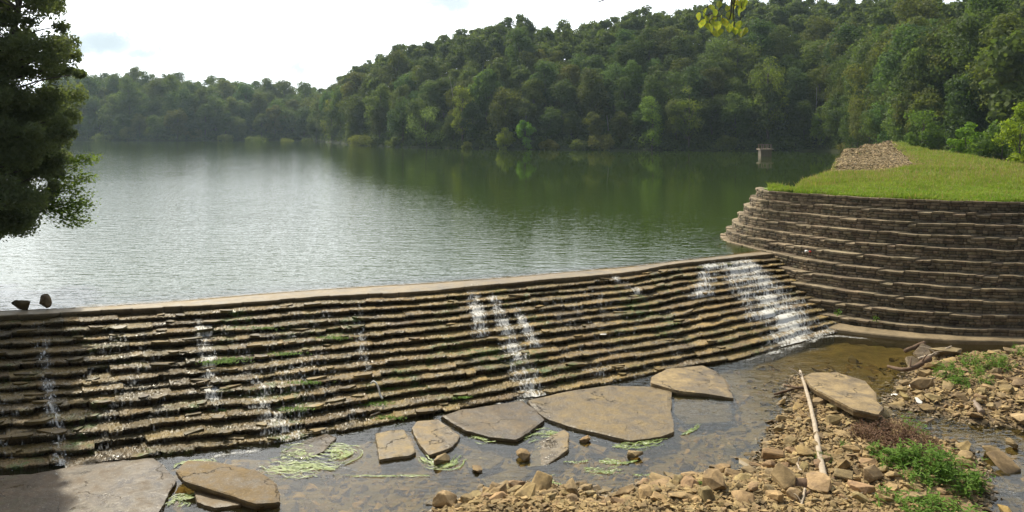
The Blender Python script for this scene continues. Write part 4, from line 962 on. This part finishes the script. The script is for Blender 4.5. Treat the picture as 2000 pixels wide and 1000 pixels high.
# algae mats and streaks
def algae(pts, wd, label, seed, z=POOL + .008):
    q = resample(spline([P(x, y, z) for x, y in pts], None), 70); n = 9
    Tn = np.gradient(q, axis=0)[:, :2]; Tn /= np.linalg.norm(Tn, axis=1)[:, None]; Nn = np.c_[-Tn[:, 1], Tn[:, 0]]
    s = np.arange(70) / 69.; ends = np.sin(np.pi * np.clip(s, .01, .99)) ** .5
    wd = wd * 1.5 if wd > .1 else wd; wl = wd * ends * (.6 + 1.4 * (fbm(s * 9, 0, 4, seed) + .3).clip(0)); wr = wd * ends * (.6 + 1.4 * (fbm(s * 9, 9, 4, seed) + .3).clip(0))
    e = np.linspace(-1, 1, n)[:, None]; off = np.where(e < 0, e * wl, e * wr) / 2
    zz = z + .02 * (1 - np.abs(e)) + 0 * s[None] + .01 * fbm(s[None] * 20, e * 3, 3, seed)
    zz[0] = zz[-1] = z - .01
    V = np.concatenate([q[None, :, :2] + Nn[None] * off[..., None], zz[..., None]], 2)
    G = [grid_faces(n, 70)]; Vs = [V.reshape(-1, 3)]; ra = np.random.default_rng(seed); fl_ = [((1 - np.abs(e) ** 1.5) * np.ones(70)[None]).ravel()]; tot = n * 70
    for k_ in range(int(wd * 46) + 5):
        a0 = ra.uniform(-.06, .7); a1 = min(1.06, a0 + ra.uniform(.15, .5)); ss_ = np.linspace(a0, a1, 26); pc = np.stack([np.interp(ss_, s, q[:, c_]) for c_ in (0, 1)], 1); nc = np.stack([np.interp(ss_, s, Nn[:, c_]) for c_ in (0, 1)], 1)
        lat = ra.normal(0, .42) * wd + (.10 + .35 * wd) * fbm(ss_ * 6, k_ * 3.3, 3, seed); hw_ = ra.uniform(.006, .022) * np.sin(np.pi * np.linspace(.02, .98, 26)) ** .5
        hh_ = z + .012 + .008 * np.sin(ss_ * 40 + k_); A0 = np.c_[pc + nc * (lat - hw_)[:, None], hh_]; A1 = np.c_[pc + nc * (lat + hw_)[:, None], hh_ + .006]
        Vs.append(np.stack([A0, A1]).reshape(-1, 3)); G.append(grid_faces(2, 26, tot)); fl_.append(np.full(52, 2.0)); tot += 52
    V = np.vstack(Vs); G = np.vstack(G)
    return tag(mk('algae_mat', V, G, M['algae'], smooth=True, attrs={'flow': np.concatenate(fl_)}), label, 'algae', 'floating algae')
algae([(505, 912), (560, 915), (620, 912), (655, 918)], .55, 'widest bright algae mat floating off the long plank-like slab', 1)
algae([(548, 890), (580, 886), (615, 893)], .4, 'small algae mat next to the wet dark slab', 2)
algae([(632, 883), (660, 880), (680, 888), (640, 900)], .35, 'curled algae mat between dark slab and squarish slab', 3)
algae([(650, 928), (720, 930), (840, 930)], .07, 'long hair-thin algae line across open water', 4)
algae([(820, 893), (840, 905), (880, 908), (900, 890)], .22, 'algae fringe hugging the tan block rock', 5)
algae([(920, 852), (950, 858), (975, 857)], .16, 'algae strip under the edge of the dark wet slab', 6)
algae([(1018, 858), (1050, 848), (1095, 845)], .22, 'algae strip trailing from between the two flat slabs', 7)
algae([(1195, 873), (1240, 870), (1290, 862)], .20, 'bright algae streak just below the largest slab', 8)
algae([(1215, 858), (1270, 862), (1300, 855)], .12, 'algae edging along the largest slab rim', 9)
algae([(1330, 850), (1355, 838), (1365, 828)], .12, 'algae wisp curving off the largest slab corner', 10)
algae([(1140, 920), (1180, 922), (1218, 918)], .18, 'short bright algae streak by the mossy dark rock', 11)
algae([(1170, 900), (1210, 905), (1245, 900)], .14, 'algae streak just above the short bright one', 12)
algae([(1100, 904), (1130, 904), (1150, 901)], .06, 'faint algae thread near the tilted slab', 13)
algae([(1035, 942), (1070, 942), (1100, 948)], .2, 'algae streak along the lower gravel shore', 14)
algae([(340, 915), (350, 907), (385, 903), (420, 905)], .16, 'algae rim above the long plank-like slab', 15)
algae([(325, 990), (345, 975), (380, 972)], .3, 'algae clump where the apron corner meets the water', 16)
algae([(1235, 930), (1265, 928), (1280, 925)], .06, 'tiny algae thread off the shore rocks', 17)

# ------------------------------------------------------------------ plants
def leafy(name, cx, cy, cz, R, H, nst, nl, leaf, label, mat, seed, droop=.3, group=None):
    """weed clump: stems with narrow leaves"""
    rng = np.random.default_rng(seed); root = empty(name, (cx, cy, cz)); tag(root, label, 'plant', group)
    S = Soup(); LV, n_all = [], 0
    for i in range(nst):
        a = rng.uniform(0, 6.28); r0 = R * math.sqrt(rng.random()); bx, by = math.cos(a) * r0, math.sin(a) * r0
        h = H * rng.uniform(.5, 1.1) * (1 - .4 * (r0 / R) ** 2); le = rng.normal(0, .3, 2) * h
        gz_ = zg1(cx + bx, cy + by) - cz
        pth = spline([(bx, by, gz_ - .02), (bx + le[0] * .4, by + le[1] * .4, gz_ + h * .55), (bx + le[0], by + le[1], gz_ + h)], 6)
        S.add(*tube(pth, np.linspace(.008, .003, 6), 4))
        for j in range(nl):
            f = rng.uniform(.15, 1); p = pth[min(5, int(f * 5.99))]; aa = rng.uniform(0, 6.28); L = leaf * rng.uniform(.6, 1.3); up = rng.uniform(-.3, .7)
            d = np.array([math.cos(aa), math.sin(aa), up]); d /= np.linalg.norm(d); sd_ = np.cross(d, [0, 0, 1]); sd_ /= np.linalg.norm(sd_) + 1e-6
            wv = L * .16; e = p + d * L - [0, 0, droop * L * .5]; mm_ = p + d * L * .5
            LV.append([p, mm_ + sd_ * wv, e, mm_ - sd_ * wv])
    LV = np.array(LV); Fq = np.arange(len(LV) * 4).reshape(-1, 4)
    S.build('stems', M[mat], root); mk('leaves', LV.reshape(-1, 3), Fq, M[mat], root)
    return root
def lp(px, py): q = P(px, py, POOL + .25); return q[0], q[1], zg1(q[0], q[1])
leafy('weed_clump', *lp(1790, 925), .75, .55, 70, 14, .15, 'bushy bright green weeds at the front of the lower bar', 'weed', 1)
leafy('weed_clump', *lp(1850, 935), .75, .60, 70, 14, .15, 'tallest green weeds beside the side stream', 'weed', 2)
leafy('weed_clump', *lp(1800, 1010), .8, .5, 60, 14, .15, 'green weeds at the bottom of the bar behind the grey boulder', 'weed', 3)
leafy('weed_clump', *lp(1735, 905), .45, .4, 30, 12, .13, 'small green weeds in front of the dead brown weeds', 'weed', 4)
leafy('weed_clump', *lp(1925, 1010), .35, .35, 30, 12, .16, 'grassy green tuft by the side stream riffle', 'weed', 5)
leafy('dead_weeds', *lp(1765, 876), .95, .5, 170, 18, .085, 'matted reddish brown dead weeds on the lower bar', 'deadweed', 6)
leafy('dead_weeds', *lp(1712, 862), .65, .36, 80, 16, .075, 'thinner dead brown weeds towards the tilted slab', 'deadweed', 7)
leafy('weed_clump', *lp(1880, 742), .9, .45, 60, 14, .12, 'spreading green weeds on the upper gravel bar', 'weed', 8)
leafy('weed_clump', *lp(1930, 722), .8, .5, 60, 14, .12, 'tall green weeds by the broad flat pale rock', 'weed', 9)
leafy('weed_clump', *lp(1868, 758), .35, .28, 24, 12, .11, 'low green sprig on the upper bar near the white rubble', 'weed', 10)
leafy('weed_clump', *lp(1998, 700), .4, .4, 22, 12, .11, 'green weeds on the upper bar close under the wall', 'weed', 11)
leafy('weed_clump', *lp(1775, 835), .16, .55, 7, 10, .13, 'slim green seedling standing over the side stream', 'weed', 12)
leafy('weed_clump', *lp(1795, 850), .2, .45, 8, 10, .12, 'second slim seedling next to the dead brown weeds', 'weed', 13)
leafy('moss_tuft', *lp(1600, 905), .32, .16, 60, 8, .05, 'bright yellow green moss tuft under the bleached log', 'maple', 14)
leafy('weed_clump', *lp(1650, 880), .2, .16, 14, 8, .08, 'tiny green sprig beside the bleached log', 'weed', 15)
leafy('weed_clump', *lp(1380, 950), .22, .12, 14, 8, .07, 'tiny green sprig among the stream edge rocks', 'weed', 16)
for (px, py, l, sd_) in [(1708, 625, 'small green plant growing low on the wall by the spillway', 20), (1636, 612, 'tiny green plant at the wall foot by the cascade', 21)]:
    q = Q(px, py, 30.2); root = empty('wall_plant', q); tag(root, l, 'plant'); rng = np.random.default_rng(sd_); LV = []
    for j in range(60):
        a, b, c = rng.normal(0, .07), rng.normal(0, .04), rng.uniform(-.05, .16); p = np.array([a, b - .05, c]); d = rng.normal(0, .05, 3); e = rng.normal(0, .02, 3); LV.append([p, p + d * .5 + e, p + d, p + d * .5 - e])
    mk('leaves', np.array(LV).reshape(-1, 3), np.arange(240).reshape(-1, 4), M['weed'], root)

# ------------------------------------------------------------------ intake platform far out in the lake
q = P(1494, 305, 0); pl = empty('lake_platform', q); tag(pl, 'small timber deck with railing on a concrete pier in the lake', 'platform')
s_ = q[1] / F
Soup().add(*boxm((0, 0, .45), 21 * s_, 15 * s_, 12 * s_ * 1.4)).build('pier', M['pier'], pl)
S = Soup()
for dx in (-8, -3, 3, 8): S.add(*boxm((dx * s_, -7.8 * s_, .55), 2 * s_, .12, 10 * s_))
S.build('pilaster', M['pier'], pl)
Soup().add(*boxm((0, 0, 13.5 * s_), 27 * s_, 20 * s_, 2 * s_)).build('deck', M['deck'], pl)
for dx in (-9, 0, 9):
    for dy in (-8, 8): Soup().add(*boxm((dx * s_, dy * s_, 18.5 * s_), .14, .14, 8 * s_)).build('post', M['rail'], pl)
for dy in (-8, 8): Soup().add(*boxm((0, dy * s_, 22.5 * s_), 22 * s_, .12, 1 * s_)).build('rail', M['rail'], pl)

# ------------------------------------------------------------------ trees
def crown_pts(rng, H, R, nlobe, nleaf, base=.25, cz=.62, vz=.40, lobe=(.26, .44)):
    L = []
    while len(L) < nlobe:
        d = rng.normal(0, 1, 3); d /= np.linalg.norm(d); r = rng.uniform(.35, 1) ** .6
        p = np.array([d[0] * R * r, d[1] * R * r, cz * H + d[2] * vz * H * r])
        if p[2] < base * H: continue
        k_ = 1 - .30 * max(0, (p[2] / H - .7) / .3); p[:2] *= k_ * .9; p[2] = min(p[2], H * (.90 + .06 * rng.random()))
        L.append((p, R * rng.uniform(*lobe)))
    per = nleaf // nlobe; C, Nn = [], []
    for p, r in L:
        d = rng.normal(0, 1, (per, 3)); d[:, 2] += .35; d /= np.linalg.norm(d, axis=1)[:, None]
        rr = r * (.50 + .72 * rng.random(per) ** .8)[:, None]; q = p + d * rr * [1, 1, .82]
        C.append(q); Nn.append(d)
    return np.vstack(C), np.vstack(Nn), L
def make_tree(seed, H, R, nlobe=30, nleaf=5200, leaf=.72, bark='bark', base=.12, cz=.62, vz=.40, lobe=(.26, .44), mat='forest', name='forest_tree'):
    rng = np.random.default_rng(seed); C, Nn, L = crown_pts(rng, H, R, nlobe, nleaf, base, cz, vz, lobe)
    root = empty(name); V = leaf_quads(C, Nn, leaf, rng, .55)
    crown = mk('crown', V, np.arange(len(V)).reshape(-1, 4), M[mat], root)
    S = Soup(); tp = spline([(0, 0, -1.2), (rng.normal(0, .2), rng.normal(0, .2), H * .35), (rng.normal(0, .5), rng.normal(0, .5), H * .85)], 10)
    S.add(*tube(tp, np.linspace(H * .017, H * .004, 10), 7))
    for p, r in L[::2]:
        a = tp[int(np.clip((p[2] / H - .15) / .85 * 9, 2, 8))]; S.add(*tube(spline([a, (a + p) / 2 + [0, 0, .2], p], 5), np.linspace(H * .006, H * .002, 5), 4))
    S.build('trunk', M[bark], root, True)
    return root
VAR = []
specs = [(20, 6.4, .22), (21, 5.4, .22), (18, 6.6, .18), (22, 5.6, .30), (19, 7.0, .20), (17, 5.0, .15), (23, 6.0, .32), (16, 5.8, .12)]
for i, (H_, R_, b_) in enumerate(specs): VAR.append((make_tree(100 + i, H_, R_, 22 + i % 4 * 4, 8500, .62, 'bark', b_ * .5, .56, .46, (.30, .52)), H_))
protos = [v[0] for v in VAR]
used_proto = set()
def place(vi, x, y, z, sc, col, label, group, rz, cat='tree', name=None, sz=None):
    if vi in used_proto: o = copy_tree(protos[vi])
    else: o = protos[vi]; used_proto.add(vi)
    o.location = (x, y, z); o.scale = (sc, sc, sz or sc); o.rotation_euler = (0, 0, rz)
    for ch in o.children: ch.color = col
    if name: o.name = name
    return tag(o, label, cat, group)
rt_ = np.random.default_rng(41)
cand = []
def jig(): return rt_.uniform(-1, 1)
# right hand hill, rows from the shore up
for row in range(13):
    n_ = 0; u = 622 - (row % 2) * 12
    while u < 2110:
        s0 = np.interp(u, *shoreR); wd = np.interp(u, [600, 700, 900, 1700, 2000], [40, 70, 90, 90, 95])
        D = s0 + 3 + row * (wd / 9.0) + jig() * 2.5; step = 9.0 * F / D * rt_.uniform(.7, 1.25)
        if row * wd / 9 < wd + 22: cand.append((row, u + jig() * 5, D, 'R'))
        u += step
for row in range(8):
    u = 110 - (row % 2) * 10
    while u < 660:
        D = 448 + 10 * math.sin(u / 70.) + 4 + row * 13 + jig() * 3
        if D < np.interp(u, *shoreR) + 8: cand.append((row, u + jig() * 4, D, 'L'))
        u += 10.5 * F / D * rt_.uniform(.75, 1.2)
for u in range(1642, 1830, 12):
    for dd in (4, 13, 24): cand.append((0 if dd < 10 else 2, u + jig() * 4, float(np.interp(u, *shoreR)) + dd + jig() * 3, 'R'))
def cov(c): return (0 if c[0] < 5 else (1 if c[0] < 9 else 2), rt_.random())
single, mass = [], []
for c in sorted(cand, key=cov):
    (single if len(single) < 266 else mass).append(c)
hue = lambda v, g: (v * rt_.uniform(.88, 1.15) * (1 + g), v * rt_.uniform(.95, 1.08), v * rt_.uniform(.8, 1.15) * (1 - g), 1)
def lab(row, side, u):
    if side == 'L':
        return ('hazy green tree at the waterline of the distant far shore', 'trees at the distant waterline') if row == 0 else (('hazy green tree in the wood rising on the distant far shore', 'trees on the distant shore') if row < 6 else ('hazy tree on the skyline of the distant far shore', 'skyline trees on the distant shore'))
    if u > 1680:
        return ('dark green tree in the wood directly behind the grass embankment', 'trees behind the embankment') if row < 4 else ('dark green tree high on the wooded slope above the embankment', 'trees high above the embankment')
    if row == 0: return ('green tree overhanging the water at the foot of the wooded hill', 'trees at the foot of the wooded hill')
    if row < 4: return ('mid green tree on the lower slope of the wooded hill across the lake', 'trees on the lower hill slope')
    if row < 8: return ('mid green tree on the upper slope of the wooded hill across the lake', 'trees on the upper hill slope')
    return ('green tree on the skyline of the wooded hill across the lake', 'skyline trees on the hill')
for (row, u, D, side) in single:
    x = (u - 1000) / F * D; z = zg1(x, D) - .3; vi = rt_.integers(0, 8)
    sc = rt_.uniform(.68, 1.16) * (.82 if row == 0 else 1) * (1.22 if side == 'L' else 1)
    if row == 0: vi = [7, 5, 2][rt_.integers(0, 3)]; 
    l, g = lab(row, side, u); v = rt_.uniform(.72, 1.25)
    place(vi, x, D, z, sc, hue(v, rt_.uniform(-.12, .13)), l, g, rt_.uniform(0, 6.28), sz=sc * rt_.uniform(.9, 1.1))
# the rest of the wood reads as one mass
Vm = []
rm = np.random.default_rng(51)
for (row, u, D, side) in mass:
    x = (u - 1000) / F * D; z = zg1(x, D); H_ = rm.uniform(15, 21) * (1.2 if side == 'L' else 1); R_ = rm.uniform(4.4, 5.6) * (1.2 if side == 'L' else 1)
    C, Nn, L = crown_pts(rm, H_, R_, 24, 2200, .12); Vm.append(leaf_quads(C + [x, D, z], Nn, .95, rm, .5))
Vm = np.vstack(Vm); o = mk('background_forest', Vm, np.arange(len(Vm)).reshape(-1, 4), M['forest']); tag(o, 'mass of further trees filling the wooded hills behind the lake', 'forest', kind='stuff')
# individually recognisable trees and shore bushes (px of the base, distance, height, radius, tint, label)
def one(px, D, H_, R_, col, label, seed, base=.08, name='shore_tree', cat='tree', bark='bark', z=None, nl=2600, leaf=.5, nlobe=24):
    x = (px - 1000) / F * D; o = make_tree(seed, H_, R_, nlobe, nl, leaf, bark, base, .55, .48, (.26, .42), 'forest', name)
    o.location = (x, D, (zg1(x, D) if z is None else z) - .2)
    for ch in o.children: ch.color = col
    return tag(o, label, cat)
sh_ = lambda u: float(np.interp(u, *shoreR))
one(648, sh_(648) + 1, 22, 6.5, (1.8, 1.55, 1.1, 1), 'pale yellow green tree at the tip of the wooded point', 201)
one(834, sh_(834) - 2, 15, 7.0, (1.6, 1.65, 1.6, 1), 'pale spreading tree leaning over the water below the hill', 202, .02)
one(903, sh_(903) + 1, 21, 4.2, (2.1, 1.8, 1.0, 1), 'tall narrow yellowing tree at the waterline', 203, .05)
one(985, sh_(985) - 2, 7.5, 3.2, (2.1, 1.9, 1.0, 1), 'round yellow green bush at the waterline', 204, 0, 'shore_bush', 'bush')
one(1026, sh_(1026) - 3, 11, 3.0, (1.7, 2.3, .9, 1), 'bright green young tree standing alone at the waterline', 205, .0)
one(912, sh_(912) - 4, 3.4, 2.0, (2.1, 1.7, 1.0, 1), 'small yellow bush touching the water below the yellowing tree', 206, 0, 'shore_bush', 'bush')
one(705, sh_(705) - 2, 4, 5.0, (1.7, 1.4, 1.1, 1), 'low yellow brown bush along the waterline by the point', 207, 0, 'shore_bush', 'bush')
one(1272, sh_(1272) - 1, 17, 4.4, (1.7, 1.9, 1.0, 1), 'light green leafy tree at the middle of the hill shore', 208, .05)
one(1345, sh_(1345), 20, 5.0, (1.6, 1.5, 1.0, 1), 'tall olive green tree on the shore short of the platform', 209, .05)
one(1500, sh_(1500) + 3, 26, 6.4, (1.6, 1.5, 1.0, 1), 'big olive green tree rising behind the lake platform', 210, .1)
one(1603, sh_(1603) + 1, 12, 3.2, (1.9, 2.0, .9, 1), 'slim bright green tree at the corner of the lake', 211, .03)
one(1885, 96, 5.5, 2.0, (1.6, 2.0, .8, 1), 'slender light green sapling behind the embankment edge', 212, .1, 'sapling', 'tree', z=1.6, leaf=.34)
one(1955, 92, 6.0, 3.0, (1.1, 1.3, .9, 1), 'rounded dark green bush behind the embankment edge', 213, 0, 'shore_bush', 'bush', z=1.2, leaf=.36)
one(2000, 84, 8.5, 2.6, (2.4, 2.3, .8, 1), 'yellow green tree behind the grass at the end of the wall', 214, .0, z=.8, leaf=.36)
one(1800, 118, 9, 3.2, (1.1, 1.3, .9, 1), 'dark leafy tree just behind the embankment crest', 215, .05, z=1.0, leaf=.4)
for i, (px, H_, R_) in enumerate([(732, 3, 3), (770, 3.5, 3), (1075, 3, 3.4), (1130, 3.5, 3), (1175, 5.0, 4.5), (1420, 4, 3.5), (1660, 3, 3), (560, 5, 5), (500, 6, 6), (440, 5, 5), (380, 6, 5), (300, 5, 6), (250, 8, 6), (200, 6, 5), (600, 4, 5)]):
    left = px < 610
    D = 443 if left else sh_(px) - 1
    c = hue(rt_.uniform(1.0, 1.6), .15); 
    o = one(px, D, H_, R_, c, 'low green bush at the waterline of the distant far shore' if left else 'low green bush at the waterline below the wooded hill', 230 + i, 0, 'shore_bush', 'bush'); o['group'] = 'bushes on the distant waterline' if left else 'bushes at the foot of the hill'
uu_ = rm.uniform(560, 2030, 70000); s_u = np.interp(uu_, *shoreR); dd_ = rm.random(70000) ** 1.3 * 26 - .5; ok_ = s_u < 440
uu_, s_u, dd_ = uu_[ok_], s_u[ok_], dd_[ok_]; lu = rm.uniform(100, 650, 16000); uu_ = np.r_[uu_, lu]; dd_ = np.r_[dd_, rm.random(16000) * 16]; s_u = np.r_[s_u, 448 + 10 * np.sin(lu / 70.)]
Dq = s_u + dd_; xq = (uu_ - 1000) / F * Dq; hq = 3.4 * (vn(xq / 5, Dq / 5, 61) ** 1.3) * rm.random(len(xq)); zq_ = np.maximum(zground(xq, Dq), .05) + hq
Vu = leaf_quads(np.c_[xq, Dq, zq_], np.tile([0, -.3, 1.], (len(xq), 1)), .9, rm, .7); tag(mk('undergrowth', Vu, np.arange(len(Vu)).reshape(-1, 4), M['forest']), 'low green undergrowth along the wooded lake shore', 'undergrowth', kind='stuff')
bx_, by_ = rm.uniform(-52, -17.5, 60000), rm.uniform(12, 50, 60000); bz_ = zground(bx_, by_); kb = (bz_ > -.1) & (bx_ < -.72 * by_ - .6) & (poly_sdf(bx_, by_, dam_poly) < -.2)
bx_, by_, bz_ = bx_[kb], by_[kb], bz_[kb]; Vb = leaf_quads(np.c_[bx_, by_, bz_ + .5 * rm.random(kb.sum()) * vn(bx_ / 2, by_ / 2, 5)], np.tile([0, 0, 1.], (kb.sum(), 1)), .32, rm, .7)
tag(mk('bank_undergrowth', Vb, np.arange(len(Vb)).reshape(-1, 4), M['forest']), 'low undergrowth on the bank beneath the cedar', 'undergrowth', kind='stuff')
# pale bare trunks showing between the crowns
for i, (px, y0, y1, D, ln, l) in enumerate([(886, 150, 205, 262, -8, 'bare pale dead trunk leaning above the yellowing tree'), (1188, 225, 262, 228, -3, 'thin pale trunk in the dark understory below the hill'), (1150, 245, 268, 228, 1, 'shortest pale trunk in the dark understory'), (1592, 170, 240, 219, 3, 'tall pale trunk in the wood near the lake corner'), (1794, 165, 225, 126, 2, 'straight pale trunk in the wood behind the embankment')]):
    D = sh_(px) + 7; b, tp = Q(px, y1, D), Q(px + ln, y0, D); b[2] = min(b[2], zg1(b[0], D)) if False else b[2]
    gz_ = min(zg1(b[0], D) - .5, b[2]); b0 = np.array([b[0], D, gz_]); r = .08 * D / 200 + .05
    root = empty('bare_trunk', b0); tag(root, l, 'tree')
    Soup().add(*tube(spline([(0, 0, 0), b - b0 + [.05, 0, .1], (b + tp) / 2 - b0 + [.15, 0, 0], tp - b0], 14), np.linspace(r, r * .4, 14), 6, .1)).build('trunk', M['palebark'], root, True)
    Soup().add(*tube(spline([(b + tp) / 2 - b0, (b + tp) / 2 - b0 + [.7, 0, 1.4], (b + tp) / 2 - b0 + [1.2, 0, 3]], 6), np.linspace(r * .4, r * .12, 6), 4)).build('branch', M['palebark'], root, True)

# cedar overhanging the lake on the near bank
rc = np.random.default_rng(61)
DC = 28.0
root = empty('cedar_tree', (-21.3, DC, .6)); tag(root, 'dark cedar tree hanging over the lake at the dam end', 'tree')
o0 = np.array(root.location)
outline = np.array([(165, 130), (158, 92), (140, 50), (133, 0), (120, -120), (60, -260), (-60, -330), (-200, -200), (-260, 0), (-260, 250), (-180, 380), (-80, 440), (-40, 462), (0, 460), (38, 452), (68, 428), (100, 396), (122, 356), (135, 325), (152, 285), (150, 240), (168, 200)], float)
cpx = np.array([-30, 120.])
LC, LN = [], []
trunk_pts = spline([(0, 0, -.8), (.5, 0, 3), (1.6, .1, 7), (2.4, .2, 11), (2.8, .2, 15)], 24)
lim = Soup(); lim.add(*tube(trunk_pts, np.linspace(.24, .05, 24), 10, .12))
nb = 0
while nb < 620:
    a, b = rc.uniform(-250, 170), rc.uniform(-320, 455)
    sdp = poly_sdf(np.array([a]), np.array([b]), outline)[0]
    if sdp < 5: continue
    dep = rc.normal(0, 1.3); D = DC + dep; c = Q(a, b, D) - o0
    r = min(.62, sdp * D / F * .8 + .14) * rc.uniform(.5, 1.0)
    per = int(620 * (r / .5) ** 1.7) + 80
    if b < 185 and rc.random() < (.45 if a > -60 else .3): nb += 1; continue
    d = rc.normal(0, 1, (per, 3)); d[:, 2] *= .6; d /= np.linalg.norm(d, axis=1)[:, None]
    rad = r * rc.random((per, 1)) ** .45 * 1.15
    LC.append(c + d * rad); LN.append(d)
    ti = trunk_pts[int(np.clip((c[2] - .4) / 14 * 23, 3, 22))]
    if rc.random() < .6: lim.add(*tube(spline([ti, (ti + c) / 2 + [0, 0, rc.uniform(-.2, .3)], c], 7), np.linspace(.05, .012, 7), 5))
    nb += 1
for _ in range(70):
    c = Q(rc.uniform(-40, 60), rc.uniform(390, 452), DC + rc.normal(0, .8)) - o0; d = rc.normal(0, 1, (130, 3)) * [.2, .2, .12]; LC.append(c + d); LN.append(d)
LC, LN = np.vstack(LC), np.vstack(LN)
V = leaf_quads(LC, LN, .14, rc, 1.0, .55); mk('crown', V, np.arange(len(V)).reshape(-1, 4), M['cedar'], root); lim.build('trunk', M['bark'], root, True)
# loose bare twigs below the crown
S = Soup()
for i in range(9):
    a = Q(rc.uniform(40, 90), rc.uniform(385, 425), DC) - o0; b = a + [rc.uniform(.2, .8), rc.normal(0, .2), -rc.uniform(.3, .8)]; S.add(*tube(spline([a, (a + b) / 2 + [0, 0, .08], b], 6), np.linspace(.012, .004, 6), 4))
S.build('bare_twigs', M['bark'], root)
# light green broadleaf bough under it
root = empty('broadleaf_sapling', (-22.0, 29.5, .6)); tag(root, 'light green broadleaf sapling showing beneath the dark cedar', 'tree'); o0 = np.array(root.location)
S = Soup(); LC = []; tips = [(178, 308), (140, 318), (158, 352), (135, 362), (120, 372), (160, 385), (148, 405), (132, 410), (112, 412), (150, 436), (98, 402), (165, 400), (165, 312), (150, 330), (172, 345), (128, 345), (150, 372), (140, 395), (155, 415), (120, 400), (100, 385), (160, 430), (130, 425), (110, 365)]
stem = spline([(0, 0, -.6), (1.6, 0, 1.4), (3.0, 0, 3.2)], 10); S.add(*tube(stem, np.linspace(.07, .03, 10), 6))
for a, b in tips:
    c = Q(a, b, 29.5 + rc.normal(0, .3)) - o0; S.add(*tube(spline([stem[6], (stem[7] + c) / 2 + [0, 0, .15], c], 8), np.linspace(.03, .006, 8), 4))
    LC.append(c + rc.normal(0, 1, (150, 3)) * [.26, .3, .11] + [-.12, 0, 0])
LC = np.vstack(LC); V = leaf_quads(LC, np.tile([0, 0, 1.], (len(LC), 1)), .12, rc, .5, .8)
mk('crown', V, np.arange(len(V)).reshape(-1, 4), M['maple'], root); S.build('trunk', M['bark'], root, True)

# hanging poplar sprig close to the camera, with the limb it grows from above the frame
DL = 3.6
root = empty('hanging_branch', Q(1440, -60, DL)); tag(root, 'sprig of yellow green heart shaped leaves hanging from above', 'branch'); o0 = np.array(root.location)
S = Soup(); LV = []; rl = np.random.default_rng(71)
limb = spline([Q(1900, -240, DL + .6) - o0, Q(1600, -120, DL + .2) - o0, Q(1440, -60, DL) - o0, Q(1300, -30, DL) - o0, Q(1175, -2, DL) - o0, Q(1168, 4, DL) - o0], 20)
S.add(*tube(limb, np.linspace(.02, .0025, 20), 6))
lf = []
for (sx, pts) in [(1428, [(1428, 22), (1420, 40), (1400, 30), (1385, 40), (1392, 52)]), (1440, [(1432, 25), (1434, 45), (1440, 55)]), (1405, [(1408, 10), (1398, 22), (1380, 30)]), (1420, [(1430, 5), (1445, 8), (1450, 18)])]:
    a = limb[int(np.clip(np.interp(sx, [1175, 1900], [17, 1]), 1, 17))]
    S.add(*tube(spline([Q(sx, -60, DL) - o0] + [Q(x, y, DL) - o0 for x, y in pts], 14), np.linspace(.006, .0025, 14), 5))
leafpos = [(1366, 32), (1374, 44), (1378, 24), (1390, 14), (1392, 34), (1386, 52), (1393, 60), (1402, 50), (1400, 64), (1408, 62), (1398, 24), (1410, 34), (1420, 16), (1426, 30), (1424, 54), (1432, 48), (1436, 60), (1444, 48), (1446, 64), (1452, 62), (1436, 12), (1444, 6), (1448, 16), (1446, 24), (1452, 4), (1430, 4), (1440, -6), (1390, 44), (1404, 8), (1370, 48), (1382, 36), (1416, 44)]
for (x, y) in leafpos:
    c = Q(x, y, DL + rl.normal(0, .04)) - o0; s = rl.uniform(.016, .026); yaw = rl.uniform(-1.2, 1.2); rollv = rl.normal(0, .35)
    ax = np.array([math.cos(yaw), math.sin(yaw), 0]); dn = np.array([math.sin(rollv) * .8, rl.normal(0, .3), -1.]); dn /= np.linalg.norm(dn); nn = np.cross(ax, dn)
    pts2 = [(0, -1.0), (.55, -.75), (.92, -.1), (.6, .55), (0, 1.15), (-.6, .55), (-.92, -.1), (-.55, -.75)]
    ring = [c + ax * a * s + dn * b * s + nn * (abs(a) * .35 * s) for a, b in pts2]; n0_ = len(LV); LV += [c] + ring
    lf += [(n0_, n0_ + 1 + i, n0_ + 1 + (i + 1) % 8) for i in range(8)]
    S.add(*tube([c - dn * s, c - dn * s * 2 + [rl.normal(0, .006), 0, 0], c - dn * s * 2.6], .0012, 4))
mk('leaves', np.array(LV), lf, M['popleaf'], root); S.build('twig', M['bark'], root, True)

# ------------------------------------------------------------------ haze
m, t = new_mat('haze'); pv = t.add('ShaderNodeVolumePrincipled')
pv.inputs['Color'].default_value = (.66, .84, 1, 1); pv.inputs['Density'].default_value = .00013; pv.inputs['Anisotropy'].default_value = .3
o_ = t.add('ShaderNodeOutputMaterial'); t.l.new(pv.outputs[0], o_.inputs['Volume'])
V, Fc = boxm((0, 600, 50), 4200, 4400, 130); hz = mk('haze', V, Fc, m); tag(hz, kind='stuff')
try: m.cycles.homogeneous_volume = True
except Exception: pass
scene.cycles.volume_bounces = 1
scene.cycles.max_bounces = 8; scene.cycles.transparent_max_bounces = 16
scene.cycles.use_denoising = True
